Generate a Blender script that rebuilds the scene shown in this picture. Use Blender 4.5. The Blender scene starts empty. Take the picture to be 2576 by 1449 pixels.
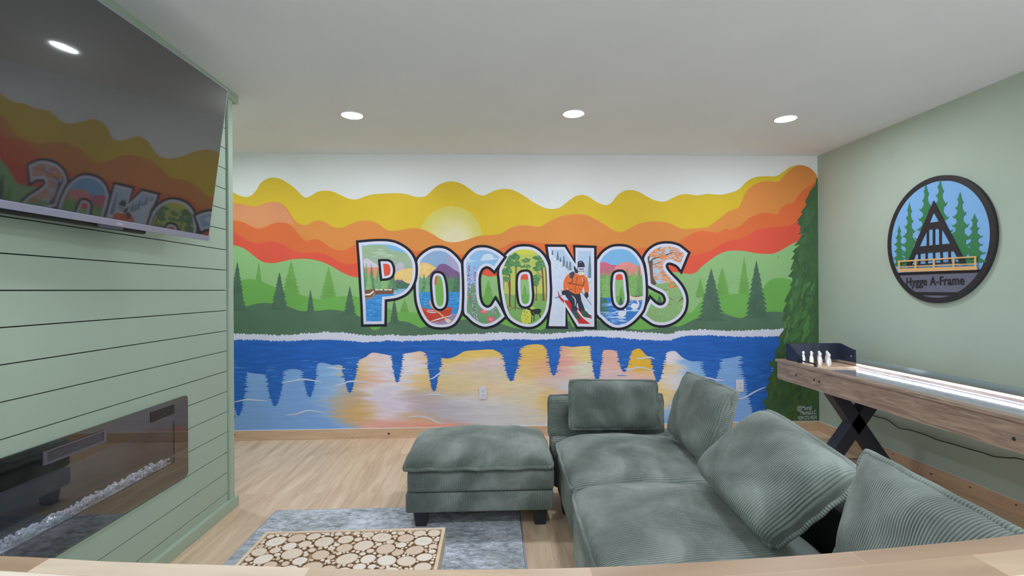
import bpy, bmesh, math, random
import numpy as np
from mathutils import Vector, Matrix
from mathutils.geometry import tessellate_polygon, delaunay_2d_cdt

# ------------------------------------------------------------------ camera, world, exposure
scene = bpy.context.scene
COL = scene.collection
YAW, ROLL, HY, F, CZ = 0.03806, 0.00634, 729.707, 1250.0, 1.3477
cam_data = bpy.data.cameras.new('camera')
cam = bpy.data.objects.new('camera', cam_data)
COL.objects.link(cam)
cam_data.sensor_width = 36.0
cam_data.lens = F / 2576 * 36.0
cam_data.shift_y = (HY - 724.5) / 2576
cam_data.clip_start = 0.02
cam.matrix_world = (Matrix.Translation((0, 0, CZ)) @ Matrix.Rotation(-YAW, 4, 'Z')
                    @ Matrix.Rotation(math.pi / 2, 4, 'X') @ Matrix.Rotation(-ROLL, 4, 'Z'))
scene.camera = cam

world = bpy.data.worlds.new('world')
scene.world = world
world.use_nodes = True
world.node_tree.nodes['Background'].inputs[0].default_value = (0.86, 0.93, 1.0, 1)
world.node_tree.nodes['Background'].inputs[1].default_value = 2.6

LAMP = 265.0          # emission of the downlight lenses
scene.view_settings.view_transform = 'Standard'
scene.view_settings.look = 'None'
scene.view_settings.exposure = 0.0
scene.view_settings.gamma = 1.0
scene.view_settings.use_curve_mapping = False
scene.cycles.use_denoising = True
scene.cycles.max_bounces = 8
scene.cycles.diffuse_bounces = 5
scene.cycles.sample_clamp_indirect = 4.0

# ------------------------------------------------------------------ room measures
YW, XR, XL, YC, H = 4.6005, 3.0825, -1.6406, 3.1254, 2.60


def ray(px, py):
    uu = px - 1288; vv = HY - py; cr, sr = math.cos(ROLL), math.sin(ROLL)
    u = uu * cr + vv * sr; v = -uu * sr + vv * cr; c, s = math.cos(YAW), math.sin(YAW)
    return u * c + F * s, F * c - u * s, v


def P(px, py, x=None, y=None, z=None):
    """photo pixel -> point on the plane x=, y= or z= of the room"""
    d = ray(px, py)
    t = x / d[0] if x is not None else y / d[1] if y is not None else (z - CZ) / d[2]
    return Vector((d[0] * t, d[1] * t, CZ + d[2] * t))


# ------------------------------------------------------------------ materials
def lin(c):
    c = c / 255.0
    return c / 12.92 if c <= 0.04045 else ((c + 0.055) / 1.055) ** 2.4


KA = 1.30     # photo colour -> albedo


def alb(rgb, k=KA):
    c = [lin(v) * k for v in rgb]
    m = max(c) / 0.84
    return tuple(v / m if m > 1 else v for v in c)


_m = {}


def nodes_of(name):
    m = bpy.data.materials.new(name)
    m.use_nodes = True
    nt = m.node_tree
    return m, nt, nt.nodes['Principled BSDF']


def noise(nt, scale, detail=3, stretch=None, coord='Object', dist=0.0, rough=0.5):
    tc = nt.nodes.new('ShaderNodeTexCoord')
    n = nt.nodes.new('ShaderNodeTexNoise')
    n.inputs['Scale'].default_value = scale
    n.inputs['Detail'].default_value = detail
    n.inputs['Roughness'].default_value = rough
    n.inputs['Distortion'].default_value = dist
    src = tc.outputs[coord]
    if stretch:
        mp = nt.nodes.new('ShaderNodeMapping')
        mp.inputs['Scale'].default_value = stretch
        nt.links.new(src, mp.inputs['Vector']); src = mp.outputs['Vector']
    nt.links.new(src, n.inputs['Vector'])
    return n.outputs['Fac']


def ramp(nt, fac, stops):
    r = nt.nodes.new('ShaderNodeValToRGB')
    cr = r.color_ramp
    while len(cr.elements) < len(stops):
        cr.elements.new(0.5)
    for e, (p, c) in zip(cr.elements, stops):
        e.position = p; e.color = (*c, 1) if len(c) == 3 else c
    nt.links.new(fac, r.inputs['Fac'])
    return r.outputs['Color']


def mixc(nt, fac, a, b, mode='MIX'):
    m = nt.nodes.new('ShaderNodeMix'); m.data_type = 'RGBA'; m.blend_type = mode
    for sock, v in ((m.inputs[0], fac), (m.inputs[6], a), (m.inputs[7], b)):
        if hasattr(v, 'is_linked') or hasattr(v, 'links'):
            nt.links.new(v, sock)
        elif isinstance(v, (int, float)):
            sock.default_value = v
        else:
            sock.default_value = (*v, 1)
    return m.outputs[2]


def math_n(nt, op, a, b=None, c=None):
    n = nt.nodes.new('ShaderNodeMath'); n.operation = op
    for i, v in enumerate((a, b, c)):
        if v is None: continue
        if hasattr(v, 'links'): nt.links.new(v, n.inputs[i])
        else: n.inputs[i].default_value = v
    return n.outputs[0]


def bump(nt, bsdf, h, strength=1.0, dist=0.002):
    b = nt.nodes.new('ShaderNodeBump')
    b.inputs['Strength'].default_value = strength
    b.inputs['Distance'].default_value = dist
    nt.links.new(h, b.inputs['Height'])
    nt.links.new(b.outputs['Normal'], bsdf.inputs['Normal'])


def paint(rgb, var=0.10, scale=3.0, rough=0.62, stretch=None, k=KA, detail=4):
    """matt wall paint; the hand-laid coat varies a little"""
    key = ('paint', rgb, var, scale, stretch, k)
    if key in _m: return _m[key]
    m, nt, b = nodes_of('paint_%d_%d_%d' % rgb)
    a = alb(rgb, k)
    f = noise(nt, scale, detail, stretch)
    col = ramp(nt, f, [(0.3, tuple(v * (1 - var) for v in a)), (0.7, tuple(min(.9, v * (1 + var)) for v in a))])
    nt.links.new(col, b.inputs['Base Color'])
    b.inputs['Roughness'].default_value = rough
    b.inputs['Specular IOR Level'].default_value = 0.25
    _m[key] = m
    return m


def plain(name, rgb, rough=0.5, metal=0.0, k=1.0, spec=0.5, emit=0.0, ior=None):
    m, nt, b = nodes_of(name)
    a = alb(rgb, k)
    f = noise(nt, 40, 2)
    col = ramp(nt, f, [(0.3, tuple(v * .96 for v in a)), (0.7, a)])
    nt.links.new(col, b.inputs['Base Color'])
    b.inputs['Roughness'].default_value = rough
    b.inputs['Metallic'].default_value = metal
    b.inputs['Specular IOR Level'].default_value = spec
    if ior: b.inputs['IOR'].default_value = ior
    if emit:
        b.inputs['Emission Color'].default_value = (1, 1, 1, 1)
        b.inputs['Emission Strength'].default_value = emit
    return m


def wood(name, stops, scale=6, stretch=(1, 12, 12), rough=0.5, dist=1.0, knots=None, bumpd=0.0004):
    m, nt, b = nodes_of(name)
    f = noise(nt, scale, 8, stretch, dist=dist, rough=0.6)
    col = ramp(nt, f, [(p, alb(c, 1.2)) for p, c in stops])
    if knots:
        tc = nt.nodes.new('ShaderNodeTexCoord')
        mp = nt.nodes.new('ShaderNodeMapping'); mp.inputs['Scale'].default_value = knots[0]
        nt.links.new(tc.outputs['Object'], mp.inputs['Vector'])
        v = nt.nodes.new('ShaderNodeTexVoronoi'); v.inputs['Scale'].default_value = knots[1]
        v.inputs['Randomness'].default_value = 1.0
        nt.links.new(mp.outputs['Vector'], v.inputs['Vector'])
        kf = ramp(nt, v.outputs['Distance'], [(0.0, (1, 1, 1)), (knots[2], (0.85, .85, .85)), (knots[2] * 1.7, (0, 0, 0))])
        col = mixc(nt, kf, col, alb(knots[3], 1.0))
    nt.links.new(col, b.inputs['Base Color'])
    b.inputs['Roughness'].default_value = rough
    bump(nt, b, f, 0.4, bumpd)
    return m


def corduroy(name, pitch=0.0095, base=(119, 129, 123), dark=(88, 97, 92), light=(152, 160, 155), k=1.14, bd=0.0055):
    """wide-wale corduroy; the UV x coordinate is metres across the wales"""
    m, nt, b = nodes_of(name)
    uv = nt.nodes.new('ShaderNodeUVMap')
    sep = nt.nodes.new('ShaderNodeSeparateXYZ')
    nt.links.new(uv.outputs['UV'], sep.inputs[0])
    wob = noise(nt, 7, 2)
    x = math_n(nt, 'ADD', sep.outputs['X'], math_n(nt, 'MULTIPLY', wob, 0.012))
    ph = math_n(nt, 'MULTIPLY', x, 2 * math.pi / pitch)
    s = math_n(nt, 'SINE', ph)
    h = math_n(nt, 'POWER', math_n(nt, 'ADD', math_n(nt, 'MULTIPLY', s, 0.5), 0.5), 0.6)
    fuzz = noise(nt, 260, 2)
    hh = h
    nap = noise(nt, 3.6, 6, dist=.5, rough=0.62)
    flat_ = ramp(nt, noise(nt, 2.7, 3, dist=.8), [(0.38, (1, 1, 1)), (0.62, (.35, .35, .35))])
    col = ramp(nt, nap, [(0.32, alb(dark, k)), (0.5, alb(base, k)), (0.68, alb(light, k))])
    # thin ground weave between the wales, plus groove shade painted into the colour
    col2 = mixc(nt, math_n(nt, 'MULTIPLY', math_n(nt, 'MULTIPLY', math_n(nt, 'SUBTRACT', 1.0, h), 0.75), flat_), col, alb((80, 89, 86), k))
    nt.links.new(col2, b.inputs['Base Color'])
    b.inputs['Roughness'].default_value = 0.85
    b.inputs['Specular IOR Level'].default_value = 0.15
    b.inputs['Sheen Weight'].default_value = 0.35
    b.inputs['Sheen Roughness'].default_value = 0.5
    b.inputs['Sheen Tint'].default_value = (0.85, 0.88, 0.88, 1)
    bump(nt, b, math_n(nt, 'ADD', math_n(nt, 'MULTIPLY', h, flat_), math_n(nt, 'MULTIPLY', fuzz, 0.12)), 0.9, bd)
    return m


# ------------------------------------------------------------------ object helpers
def tag(o, label=None, cat=None, group=None, kind=None):
    if label: o['label'] = label
    if cat: o['category'] = cat
    if group: o['group'] = group
    if kind: o['kind'] = kind
    return o


def thing(name, label, cat, loc=(0, 0, 0), group=None):
    o = bpy.data.objects.new(name, None)
    o.empty_display_size = 0.1
    COL.objects.link(o)
    o.location = loc
    return tag(o, label, cat, group)


class MB:
    """collects shapes in room coordinates, builds ONE mesh object"""
    def __init__(s): s.v, s.f, s.m, s.uv, s.smooth = [], [], [], [], []

    def add(s, verts, faces, mat=0, uvs=None, smooth=False):
        o = len(s.v)
        s.v += [tuple(v) for v in verts]
        for i, f in enumerate(faces):
            s.f.append([o + j for j in f])
            s.m.append(mat if not isinstance(mat, (list, tuple)) else mat[i])
            s.smooth.append(smooth)
            s.uv.append([uvs[j] for j in f] if uvs is not None else None)
        return s

    def box(s, x0, x1, y0, y1, z0, z1, mat=0):
        v = [(x, y, z) for x in (x0, x1) for y in (y0, y1) for z in (z0, z1)]
        f = [(0, 1, 3, 2), (4, 6, 7, 5), (0, 4, 5, 1), (2, 3, 7, 6), (0, 2, 6, 4), (1, 5, 7, 3)]
        return s.add(v, f, mat)

    def rbox(s, x0, x1, y0, y1, z0, z1, r=0.02, seg=4, mat=0, uvf=None, bulge=0.0):
        """box with all edges rounded (and sides slightly swollen by bulge)"""
        bm = bmesh.new()
        bmesh.ops.create_cube(bm, size=1.0)
        for v in bm.verts:
            v.co = Vector(((x0 + x1) / 2 + v.co.x * (x1 - x0), (y0 + y1) / 2 + v.co.y * (y1 - y0), (z0 + z1) / 2 + v.co.z * (z1 - z0)))
        if bulge:
            bmesh.ops.subdivide_edges(bm, edges=bm.edges[:], cuts=9, use_grid_fill=True)
            cx, cy, cz = (x0 + x1) / 2, (y0 + y1) / 2, (z0 + z1) / 2
            hx, hy, hz = (x1 - x0) / 2, (y1 - y0) / 2, (z1 - z0) / 2
            for v in bm.verts:
                a, b_, c = (v.co.x - cx) / hx, (v.co.y - cy) / hy, (v.co.z - cz) / hz
                p = 6.0
                n = (abs(a) ** p + abs(b_) ** p + abs(c) ** p) ** (1 / p)
                a, b_, c = a / n, b_ / n, c / n
                v.co = Vector((cx + a * hx + bulge * a * (1 - b_ * b_) * (1 - c * c),
                               cy + b_ * hy + bulge * b_ * (1 - a * a) * (1 - c * c),
                               cz + c * hz + bulge * c * (1 - b_ * b_) * (1 - a * a)))
        else:
            bmesh.ops.bevel(bm, geom=bm.edges[:], offset=r, segments=seg, affect='EDGES', profile=0.5)
        bm.verts.index_update()
        vs = [v.co.copy() for v in bm.verts]
        fs = [[v.index for v in f.verts] for f in bm.faces]
        bm.free()
        return s.add(vs, fs, mat, [uvf(v) for v in vs] if uvf else None, smooth=True)

    def prism(s, a, b, w, d, mat=0, up=(0, 1, 0)):
        """square bar from a to b, w across, d along up"""
        a, b = Vector(a), Vector(b)
        t = (b - a).normalized(); u = Vector(up).normalized(); r = t.cross(u).normalized()
        v = [p + r * (w / 2 * i) + u * (d / 2 * j) for p in (a, b) for i, j in ((-1, -1), (1, -1), (1, 1), (-1, 1))]
        return s.add(v, [(0, 1, 2, 3), (4, 7, 6, 5), (0, 4, 5, 1), (1, 5, 6, 2), (2, 6, 7, 3), (3, 7, 4, 0)], mat)

    def tube(s, pts, r, n=10, closed=False, mat=0, across=False, rf=None, cap=True):
        pts = [Vector(p) for p in pts]
        N = len(pts); vs, fs, uvs = [], [], []
        L = 0.0; up = Vector((0, 0, 1)); prev = None
        for i in range(N):
            if closed: t = pts[(i + 1) % N] - pts[(i - 1) % N]
            else: t = pts[min(i + 1, N - 1)] - pts[max(i - 1, 0)]
            t.normalize()
            if prev is None:
                ref = up if abs(t.z) < 0.9 else Vector((1, 0, 0))
                nrm = (ref - t * ref.dot(t)).normalized()
            else:
                nrm = (prev - t * prev.dot(t)).normalized()
            prev = nrm; bi = t.cross(nrm)
            if i: L += (pts[i] - pts[i - 1]).length
            rr = r * (rf(i / N) if rf else 1)
            for k in range(n):
                a = 2 * math.pi * k / n
                vs.append(pts[i] + nrm * (rr * math.cos(a)) + bi * (rr * math.sin(a)))
                uvs.append((L, k / n * 0.05))
        M = N if closed else N - 1
        for i in range(M):
            j = (i + 1) % N
            for k in range(n):
                fs.append((i * n + k, i * n + (k + 1) % n, j * n + (k + 1) % n, j * n + k))
        if not closed and cap:
            fs.append(list(range(n))[::-1]); fs.append([(N - 1) * n + k for k in range(n)])
        return s.add(vs, fs, mat, uvs, smooth=True)

    def cyl(s, a, b, r, n=24, mat=0, r2=None):
        a, b = Vector(a), Vector(b); t = (b - a).normalized()
        ref = Vector((0, 0, 1)) if abs(t.z) < 0.9 else Vector((1, 0, 0))
        u = t.cross(ref).normalized(); w = t.cross(u)
        r2 = r if r2 is None else r2
        vs = [p + u * (q * math.cos(2 * math.pi * k / n)) + w * (q * math.sin(2 * math.pi * k / n)) for p, q in ((a, r), (b, r2)) for k in range(n)]
        fs = [(k, (k + 1) % n, n + (k + 1) % n, n + k) for k in range(n)] + [list(range(n))[::-1], [n + k for k in range(n)]]
        return s.add(vs, fs, mat)

    def lathe(s, prof, c, n=24, mat=0, axis='z'):
        vs, fs = [], []
        for r, h in prof:
            for k in range(n):
                a = 2 * math.pi * k / n
                vs.append((c[0] + r * math.cos(a), c[1] + r * math.sin(a), c[2] + h))
        for i in range(len(prof) - 1):
            for k in range(n):
                fs.append((i * n + k, i * n + (k + 1) % n, (i + 1) * n + (k + 1) % n, (i + 1) * n + k))
        mm = [mat[i] if isinstance(mat, (list, tuple)) else mat for i in range(len(prof) - 1) for k in range(n)]
        fs.append([(len(prof) - 1) * n + k for k in range(n)]); mm.append(mm[-1])
        fs.append(list(range(n))[::-1]); mm.append(mm[0])
        return s.add(vs, fs, mm, smooth=True)

    def extrude(s, outline, off, mat=0, holes=()):
        """outline: 3D points on a plane, thickened by vector off; holes allowed"""
        off = Vector(off)
        loops = [[Vector(p) for p in outline]] + [[Vector(p) for p in h] for h in holes]
        flat = [p for l in loops for p in l]
        tris = tessellate_polygon(loops)
        n = len(flat)
        vs = flat + [p + off for p in flat]
        fs = [list(t) for t in tris] + [[n + j for j in t][::-1] for t in tris]
        o = 0
        for l in loops:
            for i in range(len(l)):
                a, b = o + i, o + (i + 1) % len(l)
                fs.append([a, b, n + b, n + a])
            o += len(l)
        return s.add(vs, fs, mat)

    def build(s, name, mats, parent=None, origin=None):
        if not isinstance(mats, (list, tuple)): mats = [mats]
        par = Vector((0, 0, 0))
        if parent is not None:
            q = parent
            while q is not None: par += Vector(q.location); q = q.parent
        if origin is None:
            a = np.array(s.v); mn, mx = a.min(0), a.max(0)
            origin = ((mn[0] + mx[0]) / 2, (mn[1] + mx[1]) / 2, mn[2])
        o3 = Vector(origin)
        me = bpy.data.meshes.new(name)
        me.from_pydata([tuple(Vector(v) - o3) for v in s.v], [], s.f)
        for m in mats: me.materials.append(m)
        me.polygons.foreach_set('material_index', s.m)
        me.polygons.foreach_set('use_smooth', s.smooth)
        if any(u is not None for u in s.uv):
            lay = me.uv_layers.new(name='UVMap')
            flat = []
            for f, u in zip(s.f, s.uv):
                if u is None: flat += [0.0, 0.0] * len(f)
                else:
                    for c in u: flat += [float(c[0]), float(c[1])]
            lay.data.foreach_set('uv', flat)
        me.update()
        bm = bmesh.new(); bm.from_mesh(me)
        bmesh.ops.recalc_face_normals(bm, faces=bm.faces[:]); bm.to_mesh(me); bm.free()
        ob = bpy.data.objects.new(name, me)
        COL.objects.link(ob)
        ob.parent = parent
        ob.location = o3 - par
        return ob


def add_bevel(o, w=0.004, seg=2):
    m = o.modifiers.new('bevel', 'BEVEL'); m.width = w; m.segments = seg; m.limit_method = 'ANGLE'
    m.angle_limit = math.radians(40)
    return o


def copy_tree(o, parent=None):
    c = o.copy(); COL.objects.link(c); c.parent = parent
    for ch in list(o.children): copy_tree(ch, c)
    return c


def smooth_curve(pts, n=6, closed=False):
    """Catmull-Rom through the points"""
    out = []; N = len(pts)
    rng = range(N) if closed else range(N - 1)
    for i in rng:
        p = [pts[(i + k) % N] if closed else pts[min(max(i + k, 0), N - 1)] for k in (-1, 0, 1, 2)]
        for j in range(n):
            t = j / n
            out.append(tuple(0.5 * (2 * p[1][a] + (p[2][a] - p[0][a]) * t + (2 * p[0][a] - 5 * p[1][a] + 4 * p[2][a] - p[3][a]) * t * t
                                    + (-p[0][a] + 3 * p[1][a] - 3 * p[2][a] + p[3][a]) * t ** 3) for a in range(len(p[1]))))
    if not closed: out.append(tuple(pts[-1]))
    return out

# ================================================================== THE ROOM
M_CEIL = paint((211, 213, 216), 0.02, 2.0, 0.8)
M_WALLW = paint((204, 204, 204), 0.015, 2.0, 0.75)
M_SAGE = paint((159, 171, 159), 0.03, 2.5, 0.7)
M_SHIP = paint((147, 162, 147), 0.03, 1.5, 0.55)
M_GROOVE = plain('groove_shadow_gap', (30, 42, 36), 0.9)


def floor_material():
    m, nt, b = nodes_of('oak_plank_floor')
    tc = nt.nodes.new('ShaderNodeTexCoord')
    mp = nt.nodes.new('ShaderNodeMapping'); mp.inputs['Rotation'].default_value = (0, 0, math.pi / 2)
    nt.links.new(tc.outputs['Object'], mp.inputs['Vector'])
    br = nt.nodes.new('ShaderNodeTexBrick')
    br.offset = 0.37
    for k, v in (('Scale', 1.0), ('Mortar Size', 0.0011), ('Mortar Smooth', 0.2), ('Brick Width', 1.22), ('Row Height', 0.18), ('Bias', 0.0)):
        br.inputs[k].default_value = v
    br.inputs['Color1'].default_value = (0.1, 0.1, 0.1, 1); br.inputs['Color2'].default_value = (0.9, 0.9, 0.9, 1)
    br.inputs['Mortar'].default_value = (0.5, 0.5, 0.5, 1)
    nt.links.new(mp.outputs['Vector'], br.inputs['Vector'])
    # every plank its own piece of grain
    add = nt.nodes.new('ShaderNodeVectorMath'); add.operation = 'ADD'
    sc = nt.nodes.new('ShaderNodeVectorMath'); sc.operation = 'SCALE'; sc.inputs['Scale'].default_value = 9.0
    nt.links.new(br.outputs['Color'], sc.inputs[0])
    nt.links.new(tc.outputs['Object'], add.inputs[0]); nt.links.new(sc.outputs[0], add.inputs[1])
    mp2 = nt.nodes.new('ShaderNodeMapping'); mp2.inputs['Scale'].default_value = (9, 0.9, 1)
    nt.links.new(add.outputs[0], mp2.inputs['Vector'])
    n = nt.nodes.new('ShaderNodeTexNoise'); n.inputs['Scale'].default_value = 1.6; n.inputs['Detail'].default_value = 7
    n.inputs['Distortion'].default_value = 0.9; n.inputs['Roughness'].default_value = 0.6
    nt.links.new(mp2.outputs['Vector'], n.inputs['Vector'])
    grain = ramp(nt, n.outputs['Fac'], [(0.28, alb((174, 147, 122), 1.27)), (0.5, alb((198, 172, 147), 1.27)), (0.72, alb((210, 189, 165), 1.27))])
    tone = ramp(nt, br.outputs['Color'], [(0.0, (0.93, 0.92, 0.91)), (1.0, (1.06, 1.06, 1.06))])
    col = mixc(nt, 1.0, grain, tone, 'MULTIPLY')
    col = mixc(nt, math_n(nt, 'MULTIPLY', br.outputs['Fac'], .45), col, alb((120, 98, 78)))
    nt.links.new(col, b.inputs['Base Color'])
    b.inputs['Roughness'].default_value = 0.42
    b.inputs['Specular IOR Level'].default_value = 0.35
    bump(nt, b, math_n(nt, 'SUBTRACT', 1.0, br.outputs['Fac']), 0.3, 0.0006)
    return m


M_FLOOR = floor_material()
M_PINE = wood('pine_board', [(0.3, (180, 150, 124)), (0.5, (196, 166, 138)), (0.7, (206, 178, 152))], 3.0, (1, 6, 22), 0.5, 0.5,
              knots=((1, 1, 4.0), 1.6, 0.028, (98, 62, 44)))
M_PINE_Y = wood('pine_board_side', [(0.3, (180, 146, 120)), (0.5, (192, 160, 132)), (0.7, (202, 172, 144))], 3.0, (6, 1, 22), 0.5, 0.5,
                knots=((1, 1, 4.0), 1.9, 0.030, (88, 52, 36)))


def structure(mb, name, mats, **k):
    return tag(mb.build(name, mats, **k), kind='structure')


XLB = -2.85     # left wall behind the fireplace bump-out
YB = -1.3
structure(MB().box(XLB - .1, XR + .1, YB, YW + .1, -0.1, 0), 'floor', M_FLOOR)
structure(MB().box(XLB - .1, XR + .1, YB, YW + .1, H, H + .1), 'ceiling', M_CEIL)
structure(MB().box(XLB - .1, XR + .1, YW, YW + .1, 0, H), 'wall_back', M_WALLW)
structure(MB().box(XR, XR + .1, YB, YW, 0, H), 'wall_right', M_SAGE)
structure(MB().box(XLB - .1, XLB, YC - 0.1, YW, 0, H), 'wall_alcove', M_SAGE)
M_CAULK = plain('white_caulk', (216, 214, 220), .6, k=1.2)

# pine baseboards
M_KNOT = plain('pine_knot', (112, 74, 56), .6)


def knots(mb, pts, **pl):
    for px, py, rx in pts:
        c = P(px, py, **pl); n_ = 12
        if 'y' in pl: v = [(c.x + rx * math.cos(2 * math.pi * k / n_), pl['y'], c.z + rx * .7 * math.sin(2 * math.pi * k / n_)) for k in range(n_)]
        else: v = [(pl['x'], c.y + rx * math.cos(2 * math.pi * k / n_), c.z + rx * .7 * math.sin(2 * math.pi * k / n_)) for k in range(n_)]
        mb.add(v, [list(range(n_))], 2)
    return mb


bb = structure(knots(MB().box(XLB, XR - .016, YW - .016, YW, 0, .0875).box(XLB, XR - .016, YW - .010, YW, .0876, .0915, 1), [(589, 1094, .013), (978, 1091, .014), (886, 1100, .005), (700, 1098, .004)], y=YW - .0165), 'baseboard_back', [M_PINE, M_CAULK, M_KNOT])
add_bevel(bb, .003)
bb = structure(knots(MB().box(XR - .016, XR, YB, YW, 0, .0875).box(XR - .010, XR, YB, YW, .0876, .0915, 1), [(2342, 1192, .010), (2440, 1226, .008), (2556, 1270, .008), (2246, 1142, .008), (2130, 1100, .006)], x=XR - .0165), 'baseboard_right', [M_PINE_Y, M_CAULK, M_KNOT])
add_bevel(bb, .003)

# fireplace bump-out: shiplap boards with open gaps, the fireplace opening cut through them
FY0, FY1, FZ0, FZ1 = 0.93, 2.715, 0.372, 0.800       # fireplace glass
hy0, hy1, hz0, hz1 = FY0 + .03, FY1 - .03, FZ0 + .02, FZ1 - .02
s0, sp = 1.48186, 0.12439
mb = MB()
Y0 = YB
YT = YC          # boards stop at the corner trim
k_lo = -int((H - s0) / sp) - 1
edges = [z for z in (s0 - i * sp for i in range(k_lo, 14)) if 0 < z < H]
edges = sorted([0.0, H] + edges)
g = 0.0022
for a, b in zip(edges[:-1], edges[1:]):
    z0, z1 = a + (g if a > 0 else 0), b - (g if b < H else 0)
    if z1 <= hz0 or z0 >= hz1:
        mb.box(XL - .014, XL, Y0, YT, z0, z1)
    else:
        mb.box(XL - .014, XL, Y0, hy0, z0, z1); mb.box(XL - .014, XL, hy1, YT, z0, z1)
        if z0 < hz0: mb.box(XL - .014, XL, hy0, hy1, z0, hz0)
        if z1 > hz1: mb.box(XL - .014, XL, hy0, hy1, hz1, z1)
# dark backing seen through the gaps, with the opening left free
for q in ((Y0, hy0, 0, H), (hy1, YT + .02, 0, H), (hy0, hy1, 0, hz0), (hy0, hy1, hz1, H)):
    mb.box(XL - .024, XL - .0142, *q, mat=1)
mb.box(XLB, XL - .024, YC + .03, YC + .05, 0, H, 0)        # end face of the bump-out
structure(mb, 'wall_left', [M_SHIP, M_GROOVE])
o = structure(MB().box(XL - .03, XL + .014, YT + .004, YC + .056, 0, H - .05), 'trim_1', M_SHIP); add_bevel(o, .002)
o = structure(MB().box(XL - .02, XL + .022, Y0, YC + .115, H - .056, H), 'trim_2', M_SHIP); add_bevel(o, .002)
o = structure(MB().box(XL - .02, XL + .024, Y0, YC + .088, 0, .064), 'baseboard_left', M_SHIP); add_bevel(o, .003)

# half wall that carries the bar top
structure(MB().box(-1.3, 1.35, .25, .37, 0, 1.019), 'wall_front', M_SAGE)

# ================================================================== THE MURAL
MK = 1.2


def ccw(p):
    a = sum(p[i][0] * p[(i + 1) % len(p)][1] - p[(i + 1) % len(p)][0] * p[i][1] for i in range(len(p)))
    return p if a > 0 else p[::-1]


def offset(poly, d):
    """outline moved outward by d (inward when negative), mitred"""
    poly = ccw(list(poly)); n = len(poly); out = []
    for i in range(n):
        a, b, c = (Vector(poly[(i + k) % n]) for k in (-1, 0, 1))
        e1, e2 = (b - a), (c - b)
        if e1.length < 1e-9 or e2.length < 1e-9: continue
        e1.normalize(); e2.normalize()
        n1, n2 = Vector((e1.y, -e1.x)), Vector((e2.y, -e2.x))
        m = n1 + n2
        if m.length < 1e-3: m = n1
        m.normalize()
        s = d / max(0.45, m.dot(n1))
        out.append((b.x + m.x * s, b.y + m.y * s))
    return out


def ell(cx, cy, rx, ry, n=20, rot=0.0):
    return [(cx + rx * math.cos(t) * math.cos(rot) - ry * math.sin(t) * math.sin(rot),
             cy + rx * math.cos(t) * math.sin(rot) + ry * math.sin(t) * math.cos(rot)) for t in (2 * math.pi * i / n for i in range(n))]


def stroke(pts, w, n=5, taper=True):
    c = smooth_curve(pts, n); L, R = [], []
    for i, p in enumerate(c):
        a, b = Vector(c[max(i - 1, 0)]), Vector(c[min(i + 1, len(c) - 1)])
        t = (b - a); t.normalize(); k = i / (len(c) - 1)
        ww = w * (0.35 + 0.65 * math.sin(math.pi * min(max(k, 0.04), 0.96))) if taper else w
        L.append((p[0] - t.y * ww / 2, p[1] + t.x * ww / 2)); R.append((p[0] + t.y * ww / 2, p[1] - t.x * ww / 2))
    return L + R[::-1]


def fir(cx, top, base, hw, n=9, rnd=None, droop=0.35, trunk=0):
    """pointed fir with hanging jagged boughs; y runs downward"""
    rnd = rnd or random.Random(int(cx * 7 + top))
    L, R = [], []
    h = base - top
    for side, out in ((-1, L), (1, R)):
        out.append((cx, top))
        for i in range(1, n + 1):
            k = i / n
            y = top + h * k ** 0.95
            w = hw * (k ** 0.85) * rnd.uniform(.88, 1.1)
            out.append((cx + side * w, y + h / n * droop * rnd.uniform(.1, .6)))
            if i < n: out.append((cx + side * w * rnd.uniform(.62, .74), y + h / n * 0.06))
    return L + R[::-1][:-1]


def bumpy(poly, amp, step, seed=1):
    """roughen an outline"""
    r = random.Random(seed); out = []
    n = len(poly)
    for i in range(n):
        a, b = Vector(poly[i]), Vector(poly[(i + 1) % n])
        L = (b - a).length; k = max(1, int(L / step))
        for j in range(k):
            p = a.lerp(b, j / k)
            out.append((p.x + r.uniform(-amp, amp), p.y + r.uniform(-amp, amp)))
    return out


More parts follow.
